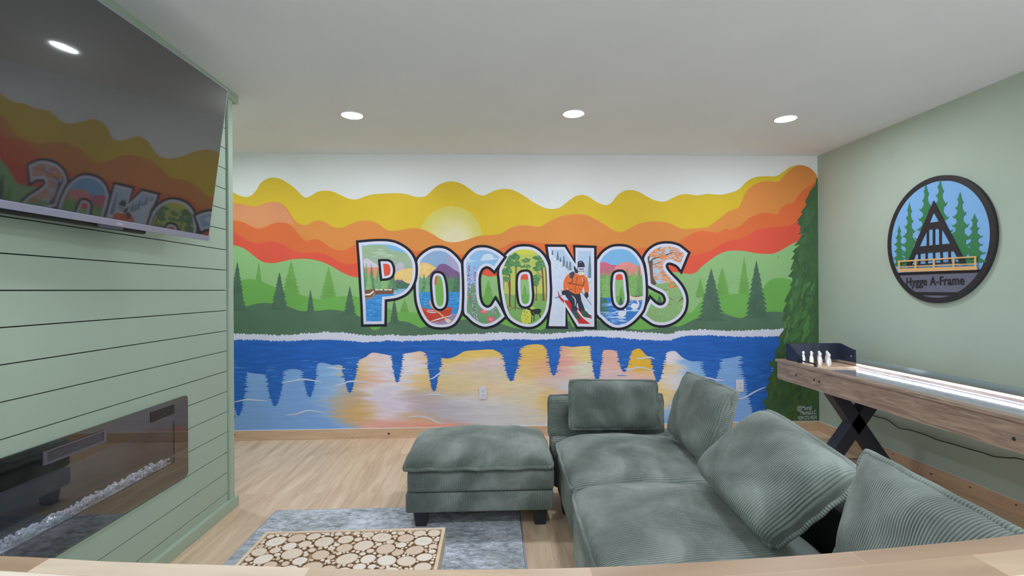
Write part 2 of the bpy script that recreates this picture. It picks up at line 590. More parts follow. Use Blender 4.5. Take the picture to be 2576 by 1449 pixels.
def flat_paint(name, layers, to3d, parent, base=None, clip=None, origin=None, kmap=None):
    """layers = [(polygon, colour spec)], later ones on top; they are merged into one flat, non-overlapping skin of paint.
    clip: polygon outside which nothing is painted"""
    verts, faces, info = [], [], []
    allp = list(layers)
    if clip is not None: allp = [(clip, None)] + allp
    for poly, spec in allp:
        poly = ccw([(float(a), float(b)) for a, b in poly])
        cl = [poly[0]]
        for p in poly[1:]:
            if abs(p[0] - cl[-1][0]) + abs(p[1] - cl[-1][1]) > 1e-4: cl.append(p)
        if len(cl) < 3: continue
        k0 = max(range(len(cl)), key=lambda i: abs(cl[i][0] - cl[(i + 1) % len(cl)][0]) + abs(cl[i][1] - cl[(i + 1) % len(cl)][1]))
        cl = cl[k0:] + cl[:k0]
        o = len(verts); verts += [Vector(p) for p in cl]
        faces.append(list(range(o, o + len(cl)))); info.append(spec)
    V, E, Fc, ov, oe, _ = delaunay_2d_cdt(verts, [], faces, 0, 1e-5)
    cen = np.array([[sum(V[i][a] for i in f) / len(f) for a in (0, 1)] for f in Fc])
    top_of = np.full(len(Fc), -1); inclip = np.ones(len(Fc), bool)
    for k, idx in enumerate(faces):
        q = np.array([tuple(verts[i]) for i in idx])
        sel = np.where((cen[:, 0] > q[:, 0].min()) & (cen[:, 0] < q[:, 0].max()) & (cen[:, 1] > q[:, 1].min()) & (cen[:, 1] < q[:, 1].max()))[0]
        w = np.zeros(len(Fc), int)
        if len(sel):
            x, y = cen[sel, 0][:, None], cen[sel, 1][:, None]
            x0, y0 = q[:, 0][None], q[:, 1][None]; x1, y1 = np.roll(q[:, 0], -1)[None], np.roll(q[:, 1], -1)[None]
            cr = (x1 - x0) * (y - y0) - (x - x0) * (y1 - y0)
            w[sel] = ((y0 <= y) & (y1 > y) & (cr > 0)).sum(1) - ((y0 > y) & (y1 <= y) & (cr < 0)).sum(1)
        ins = w > 0
        if clip is not None and k == 0: inclip = ins
        else: top_of[ins] = k
    specs, mats = [], []
    mb = MB(); pts = [to3d(p.x, p.y) for p in V]
    mb.v = [tuple(p) for p in pts]
    for f, top, ic in zip(Fc, top_of, inclip):
        if not ic or top < 0 or info[top] is None: continue
        sp_ = info[top]
        if sp_ not in specs: specs.append(sp_); mats.append(paint(*sp_) if isinstance(sp_[0], tuple) else sp_)
        mb.f.append(list(f)); mb.m.append(specs.index(sp_)); mb.smooth.append(False); mb.uv.append(None)
    used = sorted({i for f in mb.f for i in f}); re = {j: i for i, j in enumerate(used)}
    mb.v = [mb.v[i] for i in used]; mb.f = [[re[i] for i in f] for f in mb.f]
    return mb.build(name, mats, parent, origin)


def C(r, g, b, var=.07, sc=2.5, st=None, k=None):
    return ((r, g, b), var, sc, 0.62, st, k or MK)


def onwall(off):
    return lambda x, y: P(x, y, y=YW - off)


def tr(u0, v0, s, pts): return [(u0 + u / s, v0 + v / s) for u, v in pts]


mural = thing('mural', 'painted wall mural of a sunset lake with the word POCONOS, covering the back wall', 'mural', (0.2, YW - .004, 0.09))

c4 = lambda p: tr(570, 380, 3.963, p)
c5 = lambda p: tr(1200, 380, 2.927, p)
cl = lambda p: tr(570, 720, 3.68, p)
cr_ = lambda p: tr(1200, 800, 2.927, p)
c1 = lambda p: tr(880, 590, 5.796, p)
c2 = lambda p: tr(1240, 590, 5.796, p)
c3 = lambda p: tr(1480, 590, 5.796, p)
c7 = lambda p: tr(1820, 380, 5.572, p)
c8 = lambda p: tr(1860, 780, 5.176, p)
XLM, XRM = 470, 2060      # mural runs on behind the bump-out


def band(top, bottom=770, n=5):
    t = smooth_curve(top, n)
    return [(XLM, t[0][1] + 8)] + t + [(t[-1][0], bottom), (XLM, bottom)]


yellow = c4([(55, 405), (120, 440), (190, 457), (250, 440), (300, 385), (340, 320), (400, 278), (470, 265), (540, 280), (620, 325), (690, 380), (750, 440), (795, 465), (850, 440), (910, 405), (980, 395), (1060, 405), (1150, 445), (1220, 475), (1290, 482), (1350, 465), (1440, 435), (1550, 425), (1700, 420), (1800, 432), (1890, 457), (1980, 450), (2040, 400), (2110, 340), (2180, 310), (2260, 303), (2340, 325), (2420, 375), (2490, 425)]) + \
    c5([(50, 327), (100, 305), (150, 285), (210, 278), (270, 290), (340, 325), (420, 380), (490, 415), (550, 427), (610, 415), (670, 370), (720, 335), (770, 323), (820, 335), (880, 375), (940, 397), (985, 385), (1030, 330), (1080, 295), (1140, 287), (1200, 305), (1270, 345), (1330, 368), (1380, 372), (1430, 350), (1500, 320), (1560, 318), (1620, 326), (1700, 315), (1790, 322), (1870, 305), (1930, 280), (1980, 230), (2040, 195), (2120, 185), (2200, 185), (2260, 150), (2310, 115), (2360, 105), (2390, 103), (2440, 118), (2480, 150), (2502, 185)]) + [(2056, 470)]
orange = c4([(55, 515), (150, 530), (230, 548), (290, 552), (350, 535), (420, 512), (500, 508), (560, 530), (610, 585), (650, 650), (700, 710), (760, 737), (810, 730), (870, 700), (930, 692), (990, 712), (1050, 750), (1110, 768), (1170, 758), (1240, 725), (1310, 700), (1390, 692), (1470, 705), (1540, 745), (1600, 785), (1670, 795), (1750, 785), (1850, 768), (1950, 780), (2050, 825), (2130, 875), (2200, 903), (2290, 908), (2390, 885), (2480, 855)]) + \
    c5([(20, 625), (90, 618), (170, 610), (230, 575), (300, 550), (380, 548), (460, 557), (530, 520), (620, 480), (700, 467), (780, 467), (850, 490), (920, 530), (990, 575), (1040, 595), (1080, 592), (1140, 560), (1210, 528), (1300, 518), (1380, 522), (1450, 545), (1510, 572), (1600, 570), (1690, 560), (1740, 530), (1800, 485), (1860, 440), (1920, 420), (1950, 370), (1975, 310), (2020, 260), (2080, 230), (2150, 222), (2210, 225), (2250, 195), (2290, 150), (2350, 110), (2390, 104), (2440, 119), (2480, 151), (2502, 186)]) + [(2056, 471)]
orange2 = c4([(52, 695), (110, 700), (180, 715), (240, 750), (310, 775), (380, 762), (460, 725), (540, 712), (610, 725), (660, 760), (710, 820), (770, 885), (810, 897), (860, 880), (920, 885), (980, 925), (1050, 970), (1130, 990), (1210, 975), (1280, 935), (1350, 915), (1500, 920), (1650, 925)]) + \
    c1([(740, 165), (850, 195), (930, 235), (1000, 240), (1150, 200), (1300, 150), (1400, 170), (1500, 250), (1600, 290), (1690, 285), (1900, 210), (2150, 205), (2230, 190), (2300, 150), (2400, 100), (2500, 95)]) + \
    c5([(420, 670), (500, 680), (620, 688), (730, 680), (800, 690), (900, 700), (1130, 712), (1240, 712), (1350, 700), (1470, 678), (1530, 640), (1600, 600), (1670, 588), (1770, 600), (1830, 572), (1880, 578), (1950, 540), (2010, 490), (2080, 460), (2140, 455), (2210, 465), (2240, 420), (2290, 385), (2330, 380), (2370, 320), (2430, 265), (2490, 232), (2502, 225)]) + [(2057, 470)]
red = c4([(52, 785), (100, 820), (170, 870), (240, 905), (310, 920), (400, 907), (490, 905), (560, 930), (640, 980), (720, 1010), (800, 1018), (900, 1013), (980, 1030), (1060, 1070), (1140, 1110), (1210, 1128), (1310, 1115), (1500, 1080)]) + \
    c1([(500, 340), (900, 360), (1300, 360), (1660, 370), (2000, 380), (2400, 360)]) + \
    c3([(100, 370), (600, 380), (1300, 370), (1480, 322), (1560, 300)]) + c5([(1650, 758), (1720, 735), (1790, 690), (1850, 665), (1930, 650), (2000, 620), (2060, 580), (2150, 565), (2240, 555), (2310, 545), (2370, 500), (2410, 450), (2460, 400), (2505, 380)])
green = c4([(52, 940), (100, 945), (170, 970), (240, 1020), (310, 1075), (380, 1110), (460, 1118), (540, 1105), (640, 1082), (750, 1073), (850, 1080), (950, 1105), (1050, 1150), (1150, 1210), (1230, 1245), (1330, 1265)]) + \
    c1([(400, 640), (700, 690), (1000, 760), (1240, 735), (1350, 702), (1600, 630), (1800, 590), (1950, 590), (2030, 615), (2140, 605), (2400, 640)]) + \
    c2([(400, 655), (510, 655), (800, 600)]) + c3([(300, 630), (400, 655), (510, 655), (900, 560), (1230, 545), (1380, 565), (1500, 575), (1585, 540)]) + \
    c5([(1650, 855), (1720, 800), (1790, 755), (1860, 735), (1960, 735), (2050, 752), (2120, 757), (2180, 755), (2240, 730), (2300, 695), (2370, 660), (2505, 600)])
midg = [(582, 714), (598, 706), (615, 703), (640, 703), (665, 711), (690, 722), (730, 735), (765, 744), (795, 752), (820, 751), (850, 746), (880, 745), (910, 748), (950, 752), (975, 775), (1000, 784), (1040, 786), (1065, 784), (1110, 765), (1160, 750), (1215, 746), (1260, 746), (1330, 740), (1450, 742), (1560, 745), (1640, 735), (1700, 765), (1735, 788), (1760, 762), (1790, 745), (1840, 740), (1880, 736), (1915, 728), (1935, 706), (1958, 699), (1985, 703), (2056, 720)]
dark = cl([(40, 190), (100, 200), (190, 185), (260, 165), (340, 155), (430, 160), (520, 175), (600, 200), (680, 228), (760, 232), (860, 225), (960, 215), (1050, 225), (1130, 240), (1190, 265), (1240, 290), (1300, 350), (1350, 403), (1400, 400), (1440, 370), (1500, 335), (1560, 322), (1640, 325), (1700, 340), (1750, 365), (1795, 385), (1850, 370), (2000, 330), (2200, 310)]) + \
    [(1215, 800), (1270, 818), (1300, 826), (1345, 829), (1368, 828), (1400, 805), (1432, 808), (1442, 823), (1470, 815), (1500, 805), (1525, 815), (1600, 829), (1650, 826), (1690, 821), (1713, 820), (1747, 803), (1781, 793), (1815, 787), (1839, 795), (1863, 800), (1883, 795), (1904, 788), (1938, 784), (1982, 786), (2056, 790)]
foam_t = [(XLM, 843)] + cl([(40, 450), (300, 450), (400, 462), (600, 455), (760, 440), (950, 432), (1100, 440), (1250, 460), (1400, 462), (1500, 455), (1600, 465), (1800, 460), (1950, 450), (2200, 450), (2310, 442)]) + \
    [(1200, 842), (1258, 838), (1302, 839), (1371, 842), (1439, 836), (1490, 833), (1559, 834), (1610, 838), (1678, 841), (1712, 834), (1764, 831), (1832, 834), (1900, 832), (1969, 829)]
ft = smooth_curve(foam_t, 4)


def blobby(curve, amp, step, seed, sgn):
    r = random.Random(seed); out = []; i = 0; x = curve[0][0]; xe = curve[-1][0]
    xs = [p[0] for p in curve]; ys = [p[1] for p in curve]
    while x < xe:
        y = float(np.interp(x, xs, ys)); w = r.uniform(.45, 1.6) * step
        hgt = amp * r.uniform(.3, 1.3)
        for t in (0.0, .12, .3, .5, .7, .88):
            out.append((x + w * t, y + sgn * hgt * math.sin(math.pi * t) ** .6))
        x += w
    return out


foam = blobby(ft, 3.4, 7.5, 3, -1) + [(1971, 832)] + [(x, y) for x, y in blobby([(p[0], p[1] + 12.5 + 2.5 * math.sin(p[0] / 60)) for p in ft], 3.2, 4.5, 5, 1)][::-1]

# deep blue water with the trees hanging down into the reflection
low = [(XLM, 945), (582, 942), (597, 944), (613, 934), (630, 938), (660, 941), (668, 942), (700, 936), (708, 931), (745, 928), (760, 932), (785, 922), (800, 914), (814, 912), (835, 918), (853, 917), (870, 922), (884, 914), (900, 906), (920, 898), (935, 887), (955, 889), (972, 892), (990, 895), (1013, 890), (1040, 886), (1058, 883), (1072, 890), (1090, 905), (1105, 900), (1125, 902), (1145, 897), (1165, 885), (1180, 882), (1210, 880), (1240, 879), (1262, 890), (1285, 895), (1303, 882), (1315, 872), (1340, 866), (1365, 868), (1385, 885), (1405, 870), (1440, 873), (1485, 870), (1503, 885), (1522, 880), (1550, 882), (1570, 895), (1588, 884), (1608, 876), (1622, 890), (1640, 902), (1660, 905), (1678, 886), (1698, 883), (1708, 891), (1720, 901), (1742, 909), (1770, 908), (1790, 915), (1812, 904), (1845, 899), (1862, 895), (1875, 903), (1900, 915), (1990, 915)]
blue = [(XLM, 850)] + [(p[0], p[1] + 8) for p in ft] + [(1990, 838)] + smooth_curve(low, 2)[::-1]


def reftree(cx, top, tip, hw, seed, n=None):
    r = random.Random(seed); L, R = [], []
    n = n or max(7, int((tip - top) / 5.6)); h = tip - top
    for side, out in ((-1, L), (1, R)):
        for i in range(n):
            k = i / n; y = top + h * k
            w = hw * 1.12 * (1 - k) ** 0.6 * r.uniform(.86, 1.1)
            out.append((cx + side * w * r.uniform(.78, 1.0), y))
            out.append((cx + side * (w + r.choice((1, 2, 3, 8, 11)) * r.uniform(.3, 1) * (1 - .5 * k)), y + h / n * .4))
            out.append((cx + side * w * r.uniform(.7, .9), y + h / n * .6))
        out.append((cx + side * 1.0, tip))
    return L + R[::-1]


reft = [reftree(600, 925, 1046, 24, 1), reftree(692, 930, 1022, 24, 2), reftree(779, 915, 999, 20, 3), reftree(880, 905, 988, 21, 4), reftree(999, 885, 962, 16, 5),
        reftree(1092, 880, 984, 21, 6), reftree(1286, 872, 959, 26, 7), reftree(1393, 862, 945, 20, 8), reftree(1502, 870, 960, 17, 9), reftree(1570, 880, 936, 19, 10),
        reftree(1655, 880, 961, 22, 11), reftree(1790, 895, 966, 28, 12), reftree(1908, 900, 1060, 44, 13)]

pineL = c7([(1305, 380), (1285, 470), (1210, 560), (1190, 620), (1140, 705), (1165, 750), (1085, 860), (1110, 880), (1030, 970), (1080, 985), (1060, 1040), (1085, 1060), (1068, 1105), (1112, 1105), (1030, 1180), (1115, 1150), (1060, 1240), (985, 1335), (1075, 1310), (975, 1400), (1000, 1445), (1110, 1372)]) + \
    c5([(2345, 715), (2320, 745), (2350, 740), (2310, 800), (2335, 795), (2305, 880), (2330, 868), (2290, 925), (2338, 935), (2300, 990), (2320, 995), (2285, 1060), (2262, 1110), (2282, 1115), (2250, 1180), (2268, 1190), (2240, 1260)]) + \
    c8([(590, 120), (560, 190), (600, 210), (575, 262), (490, 370), (530, 375), (520, 450), (450, 570), (482, 590), (440, 650), (365, 715), (440, 742), (452, 770), (400, 850), (365, 905), (402, 922), (360, 985), (340, 1060), (400, 1075), (360, 1130), (290, 1215), (355, 1240), (320, 1290), (400, 1340), (450, 1400), (520, 1500), (560, 1600)])
pine = pineL + [(2064, 1092), (2064, 448)]
MK = 1.5
TREE_D = C(66, 90, 74, .12, 9)
MK = 1.22
L = [(band(yellow, n=4), C(200, 169, 46, .06, 1.6)),
     *[(ell(1134 + 8 * k, 597 + 14 * k, 79 * (1 - .62 * k), 78 * (1 - .62 * k), 40), C(round(192 + 12 * k), round(181 + 13 * k), round(88 + 72 * k), .03, 8)) for k in (0, .12, .24, .36, .48, .6, .7, .8, .9, 1)],
     (band(orange, n=4), C(200, 126, 64, .07, 1.2)),
     (smooth_curve(c4([(-400, 520), (52, 520), (150, 534), (250, 553), (330, 543), (420, 516), (500, 512), (555, 534), (600, 590), (640, 655), (670, 720), (620, 722), (540, 706), (460, 718), (380, 752), (300, 765), (220, 735), (120, 692), (52, 688), (-400, 690)]), 4), C(205, 134, 94, .05, 1.5)),
     (band(orange2, n=4), C(203, 99, 55, .06, 1.4)), (band(red, n=4), C(206, 80, 62, .06, 1.6)),
     (band(green, 856, 4), C(124, 160, 108, .05, 1.5, None, 1.42))]
for t in ((650.7, 659, 722, 12), (732, 655, 752, 28), (826.6, 670, 756, 25), (1762, 699, 748, 15), (1817, 672, 744, 23), (1872, 645, 742, 18), (1958, 640, 650, 2), (1228.5, 704, 752, 16), (1085, 755, 790, 11), (1018, 752, 786, 14), (1320, 715, 752, 10), (1563, 720, 750, 9)):
    L.append((fir(*t, n=10), C(104, 150, 76, .08, 8)))
MK = 1.5
L.append((band(midg, 856, 4), C(93, 143, 70, .08, 2.2)))
L.append((ell(1110, 735, 13, 60, 30), C(104, 150, 76, .05, 4)))
L.append((band(dark, 856, 3), C(72, 97, 78, .12, 3)))
for t in ((597, 657, 782, 24), (703, 684, 778, 24), (781, 727, 790, 12), (880, 718, 792, 18), (992, 750, 815, 14), (1789, 674, 806, 39), (1903, 654, 800, 33), (1659, 742, 768, 9), (1562, 744, 772, 9)):
    L.append((fir(*t, n=12 if t[3] > 20 else 8), TREE_D))
L.append((blue, C(34, 84, 160, .14, 5, (1, 1, 7))))
for t in reft: L.append((t, C(36, 88, 164, .22, 6, (1, 1, 9))))
r = random.Random(4)
for i in range(46):           # lighter brush streaks in the hanging reflections
    cx = r.choice([600, 692, 779, 880, 999, 1092, 1286, 1393, 1502, 1570, 1655, 1790, 1908]) + r.uniform(-16, 16); y = r.uniform(900, 950)
    w = r.uniform(5, 14)
    L.append((stroke([(cx - w, y), (cx, y + r.uniform(-1, 1)), (cx + w, y + r.uniform(-.5, .5))], r.uniform(.8, 1.6), 3), C(78, 128, 188, .1, 8)))
L.append((foam, C(213, 213, 232, .03, 8)))
WV = C(212, 218, 240, .02, 6)
for pts in (cl([(60, 1075), (180, 1050), (280, 1056), (370, 1060)]), cl([(510, 895), (600, 878), (700, 862), (790, 870), (880, 888)]), cl([(930, 750), (1000, 757), (1040, 765), (1100, 763)]),
            cl([(990, 925), (1070, 905), (1150, 880), (1290, 890), (1370, 917)]), cl([(1870, 865), (1920, 845), (1970, 810), (2040, 803), (2130, 822)]), cl([(1815, 1012), (1930, 1000), (2048, 1020)]),
            cl([(540, 1192), (640, 1185), (700, 1165), (770, 1150), (900, 1172)]), cl([(1630, 1228), (1740, 1205), (1830, 1210), (1900, 1235), (1970, 1266), (2030, 1267)]),
            cr_([(1170, 295), (1200, 298), (1270, 288), (1305, 300)]), cr_([(1085, 372), (1130, 376), (1200, 362), (1310, 388)]), cr_([(710, 465), (770, 478), (830, 475)]),
            cr_([(1640, 450), (1700, 440), (1760, 455), (1820, 460)]), cr_([(1480, 383), (1535, 387)]), cr_([(1900, 592), (1960, 590), (2050, 540), (2125, 508)])):
    L.append((stroke(pts, 3.8, 5), WV))
L.append((bumpy([(570, 1040), (588, 1038), (592, 1046), (586, 1058), (570, 1060)], 1.5, 5, 3), C(62, 92, 50)))
L.append((pine, C(58, 84, 54, .16, 5)))
# brush-laid boughs of the near pine
xsP = sorted(((p[1], p[0]) for p in pineL), key=lambda q: q[0])
r = random.Random(8)
for i in range(300):
    y = r.uniform(500, 1050); xl = float(np.interp(y, [q[0] for q in xsP], [q[1] for q in xsP]))
    x = r.uniform(xl + 5, 2052)
    ln = r.uniform(12, 30)
    g_ = r.random()
    if 700 < y < 860: c_ = [(68, 104, 62), (62, 96, 58), (76, 114, 60), (62, 92, 60)][int(g_ * 4)]
    elif y < 700: c_ = [(60, 88, 60), (64, 94, 62), (56, 84, 56), (62, 90, 56)][int(g_ * 4)]
    else: c_ = [(56, 82, 50), (62, 90, 50), (52, 76, 48), (66, 92, 48)][int(g_ * 4)]
    dx = -r.uniform(.2, .75) * ln
    if x + dx < xl + 2: dx = 0
    L.append((stroke([(x, y), (x + dx * .4, y + ln * .55), (x + dx, y + ln)], r.uniform(5, 11), 3), C(*c_, .08, 9)))
flat_paint('painted_landscape', L, onwall(.003), mural)

# the pale lake: blended colours laid on in sideways strokes
def lake():
    nx, nz = 330, 150
    x0, x1, y0, y1 = XLM, 2010, 846, 1092
    blobs = [(600, 1000, 160, 150, (118, 158, 212), 2.5), (720, 1040, 170, 120, (116, 154, 210), 2.5), (820, 960, 60, 60, (130, 168, 214), 2), (650, 950, 60, 40, (126, 164, 214), 2),
             (905, 930, 45, 45, (190, 160, 110), 2.2), (940, 955, 45, 22, (205, 150, 130), 2), (870, 1010, 60, 40, (185, 150, 110), 2.2), (900, 1040, 60, 30, (190, 150, 90), 2.5),
             (945, 905, 50, 30, (205, 182, 182), 2.5), (975, 950, 60, 60, (200, 196, 212), 3), (985, 1020, 60, 40, (198, 188, 208), 3), (975, 1075, 80, 20, (205, 150, 140), 3), (1060, 1075, 90, 14, (204, 138, 120), 2.5),
             (1035, 920, 35, 40, (205, 195, 200), 2.2), (1060, 890, 35, 18, (210, 175, 150), 2), (1060, 962, 45, 25, (200, 168, 110), 2.4), (1060, 1010, 60, 40, (165, 150, 155), 2.6), (1050, 1050, 50, 16, (190, 150, 110), 2),
             (1140, 905, 60, 16, (212, 180, 110), 2.6), (1180, 890, 60, 10, (214, 184, 104), 3), (1200, 920, 90, 18, (190, 170, 170), 2.5), (1150, 960, 80, 40, (190, 172, 135), 2.6), (1230, 950, 90, 26, (188, 175, 155), 2.2),
             (1120, 1030, 90, 30, (160, 155, 170), 2.2), (1220, 1020, 110, 34, (182, 180, 188), 2.6), (1250, 980, 60, 24, (200, 172, 140), 2), (1320, 990, 90, 40, (196, 184, 158), 2.6),
             (1340, 890, 45, 30, (204, 168, 92), 2.6), (1330, 940, 45, 26, (205, 172, 110), 2.4), (1400, 960, 60, 30, (190, 165, 165), 2.2), (1375, 1000, 30, 28, (202, 165, 90), 2.2), (1370, 925, 30, 25, (200, 150, 120), 1.6),
             (1420, 915, 34, 34, (208, 150, 146), 2.2), (1460, 890, 40, 24, (200, 178, 120), 2.4), (1455, 930, 36, 26, (188, 186, 170), 2.2), (1450, 975, 60, 16, (170, 190, 210), 2.6), (1430, 1000, 60, 20, (206, 150, 140), 2),
             (1540, 905, 34, 30, (204, 160, 150), 2.4), (1535, 955, 60, 30, (190, 165, 170), 2.2), (1608, 912, 34, 30, (202, 160, 52), 3.2), (1600, 950, 50, 24, (200, 165, 160), 2.2), (1690, 900, 30, 16, (212, 200, 210), 2.6),
             (1690, 930, 44, 20, (206, 180, 150), 2.2), (1640, 985, 70, 30, (204, 175, 120), 2.2), (1700, 960, 50, 24, (195, 190, 195), 2), (1745, 935, 40, 40, (132, 170, 216), 2.6), (1850, 960, 120, 120, (122, 162, 216), 3.4), (1960, 1000, 60, 90, (120, 160, 212), 3)]
    rn = random.Random(2)
    verts, cols = [], []
    j0 = np.array([[rn.uniform(-1, 1) for _ in range(20)] for _ in range(nz + 7)])
    jit = (j0[:-6] + 2 * j0[1:-5] + 3 * j0[2:-4] + 2 * j0[3:-3] + j0[4:-2]) / 5.0
    for j in range(nz + 1):
        y = y0 + (y1 - y0) * j / nz
        for i in range(nx + 1):
            x = x0 + (x1 - x0) * i / nx
            q = i / nx * 18; a = int(q); jj = jit[j][a] * (1 - (q - a)) + jit[j][a + 1] * (q - a)
            xx = x + jj * 24
            W = 1e-6; c = [0, 0, 0]
            for bx, by, rx, ry, cc, pw in blobs:
                d = ((xx - bx) / rx) ** 2 + ((y - by) / ry) ** 2
                if d > 14: continue
                w = math.exp(-d * 1.9) * pw
                W += w
                for k in range(3): c[k] += w * cc[k]
            c = [v / W for v in c] if W > 1e-4 else (118, 158, 212)
            g2 = 1 + jj * 0.03
            verts.append(P(x, y, y=YW - .0015)); cols.append([v * g2 for v in alb(c, 1.5)] + [1.0])
    faces = [(j * (nx + 1) + i, j * (nx + 1) + i + 1, (j + 1) * (nx + 1) + i + 1, (j + 1) * (nx + 1) + i) for j in range(nz) for i in range(nx)]
    m, nt, b = nodes_of('lake_blended_paint')
    at = nt.nodes.new('ShaderNodeAttribute'); at.attribute_name = 'Col'
    f = noise(nt, 7, 5, (1, 1, 16), dist=.4)
    t = ramp(nt, f, [(0.3, (.9, .9, .92)), (0.7, (1.09, 1.08, 1.06))])
    nt.links.new(mixc(nt, 1.0, at.outputs['Color'], t, 'MULTIPLY'), b.inputs['Base Color'])
    b.inputs['Roughness'].default_value = .62; b.inputs['Specular IOR Level'].default_value = .25
    o = MB().add(verts, faces).build('painted_lake', m, mural)
    ca = o.data.color_attributes.new('Col', 'FLOAT_COLOR', 'POINT')
    ca.data.foreach_set('color', [v for c in cols for v in c])


lake()

MK = 1.3

# ------------------------------------------------------------------ the seven picture letters
BLACK = C(26, 26, 36, .05); WHITE = C(208, 208, 228, .02)


def letter(name_label, white, counter, conv, pics, off, sharp=()):
    """white: outer edge of the white border in sketch units; counter: outer edge of the counter's black band"""
    w = white
    black = offset(w, 38); pic = offset(w, -40)
    layers = [(conv(black), BLACK), (conv(w), WHITE), (conv(pic), None)]
    tops = []
    if counter is not None:
        layers += [(conv(counter), BLACK), (conv(offset(counter, -36)), WHITE), (conv(offset(counter, -70)), None)]
        tops = [(conv(counter), None)]
    lt = flat_paint('letter', layers, onwall(off), mural)
    tag(lt, name_label)
    flat_paint('letter_picture', [(conv(p), c) for p, c in pics] + tops, onwall(off), lt, clip=conv(pic))
    return lt


def sc(pts, n=3, closed=True): return smooth_curve(pts, n, closed)


def firs(x0, x1, top, base, hw, step, seed, cols, jit=40):
    r = random.Random(seed); out = []; x = x0
    while x < x1:
        t = top + r.uniform(-jit, jit)
        out.append((fir(x, t, base, hw * r.uniform(.8, 1.2), 9, r), C(*r.choice(cols), .15, 20)))
        x += step * r.uniform(.7, 1.2)
    return out


def flecks(x0, x1, y0, y1, n, w, ln, cols, seed, ang=0.2, curve=0):
    r = random.Random(seed); out = []
    for _ in range(n):
        x, y = r.uniform(x0, x1), r.uniform(y0, y1); a = r.uniform(-ang, ang); l = ln * r.uniform(.5, 1.2)
        out.append((stroke([(x - l / 2 * math.cos(a), y - l / 2 * math.sin(a)), (x, y - curve * l), (x + l / 2 * math.cos(a), y + l / 2 * math.sin(a))], w * r.uniform(.6, 1.2), 2), C(*r.choice(cols), .06, 20)))
    return out


G1, G2, G3, G4 = (104, 146, 104), (84, 122, 92), (126, 164, 110), (70, 104, 82)
BIG = [(-400, -400), (3000, -400), (3000, 2000), (-400, 2000)]
rect = lambda a, b, c_, d: [(a, b), (c_, b), (c_, d), (a, d)]

# P : lake, jetty, fir trees
Pw = [(128, 120)] + smooth_curve([(128, 120), (350, 101), (520, 100), (640, 118), (740, 160), (830, 220), (900, 300), (945, 400), (957, 500), (950, 620), (920, 720), (870, 805), (800, 870), (700, 915), (610, 935), (508, 945)], 3)[1:] + [(503, 1305), (200, 1308), (190, 1050), (170, 750), (150, 400)]
Pc = [(408, 360), (480, 354)] + smooth_curve([(560, 356), (620, 388), (652, 450), (664, 520), (650, 600), (610, 648), (545, 672)], 3) + [(442, 680), (425, 540)]
pics = [(BIG, C(142, 160, 140, .06, 12)), (rect(100, 80, 960, 210), C(124, 166, 196, .1, 12, (1, 1, 3))), (sc([(150, 190), (400, 150), (650, 190), (950, 300), (950, 420), (500, 330), (150, 330)]), C(140, 160, 132, .06, 12)),
        (sc([(520, 160), (720, 180), (860, 250), (760, 260), (600, 220)]), C(112, 162, 200)), (sc([(180, 450), (200, 370), (260, 350), (330, 400), (420, 460), (420, 540), (180, 540)]), C(186, 176, 192, .06, 20)),
        (sc([(660, 520), (680, 440), (730, 400), (790, 440), (800, 500), (900, 520), (900, 600), (660, 600)]), C(172, 164, 176, .06, 20)),
        (rect(150, 480, 430, 700), C(206, 130, 100, .06, 20)), (sc([(600, 720), (640, 580), (740, 520), (840, 495), (960, 520), (960, 760), (600, 760)]), C(214, 180, 116, .08, 20)),
        (sc([(610, 720), (660, 670), (740, 662), (800, 690), (830, 740), (600, 760)]), C(112, 88, 122)), (sc([(600, 740), (700, 700), (780, 690), (860, 715), (960, 720), (960, 840), (600, 840)]), C(70, 100, 84)),
        (rect(100, 800, 960, 1400), C(60, 130, 196, .12, 10, (1, 1, 6))), (rect(640, 790, 960, 880), C(116, 160, 190, .1, 15, (1, 1, 5)))]
pics += [(stroke([(x, y), (x + w / 2, y - 6), (x + w, y)], 7, 3), C(196, 208, 202)) for x, y, w in ((330, 268, 210), (380, 295, 180), (500, 318, 150), (400, 225, 90), (320, 320, 60), (560, 300, 80))]
pics += firs(200, 640, 560, 810, 75, 48, 3, [G1, G2, G3], 60) + [(fir(x, t, 800, 62, 11), C(*c_, .15, 20)) for x, t, c_ in ((240, 405, G1), (318, 430, G2), (195, 400, G2), (410, 480, G1), (280, 560, G3))]
pics += [(fir(690, 632, 740, 26), C(*G4)), (fir(765, 640, 740, 26), C(*G4))]
pics += flecks(190, 620, 620, 800, 90, 5, 42, [G3, (150, 180, 124), G2], 5, .3, .12)
pics += [([(200, 815), (330, 795), (640, 790), (640, 865), (380, 875), (330, 905), (200, 920)], C(110, 76, 66)), ([(215, 870), (290, 860), (345, 815), (355, 835), (300, 885), (215, 888)], C(206, 200, 182)),
         (stroke([(225, 925), (300, 930), (345, 890), (360, 850)], 26, 4, False), C(150, 112, 88))] + [(rect(x, 796, x + 52, 814), C(216, 214, 200)) for x in (370, 430, 500, 560)]
pics += flecks(220, 460, 930, 1280, 60, 7, 60, [(36, 96, 168), (96, 160, 214), (50, 112, 120)], 6, .05) + flecks(650, 900, 820, 880, 16, 6, 60, [(36, 96, 168), (170, 196, 214)], 7, .05)
letter('letter P filled with a lake, wooden jetty and fir trees', Pw, Pc, c1, pics, .0042)

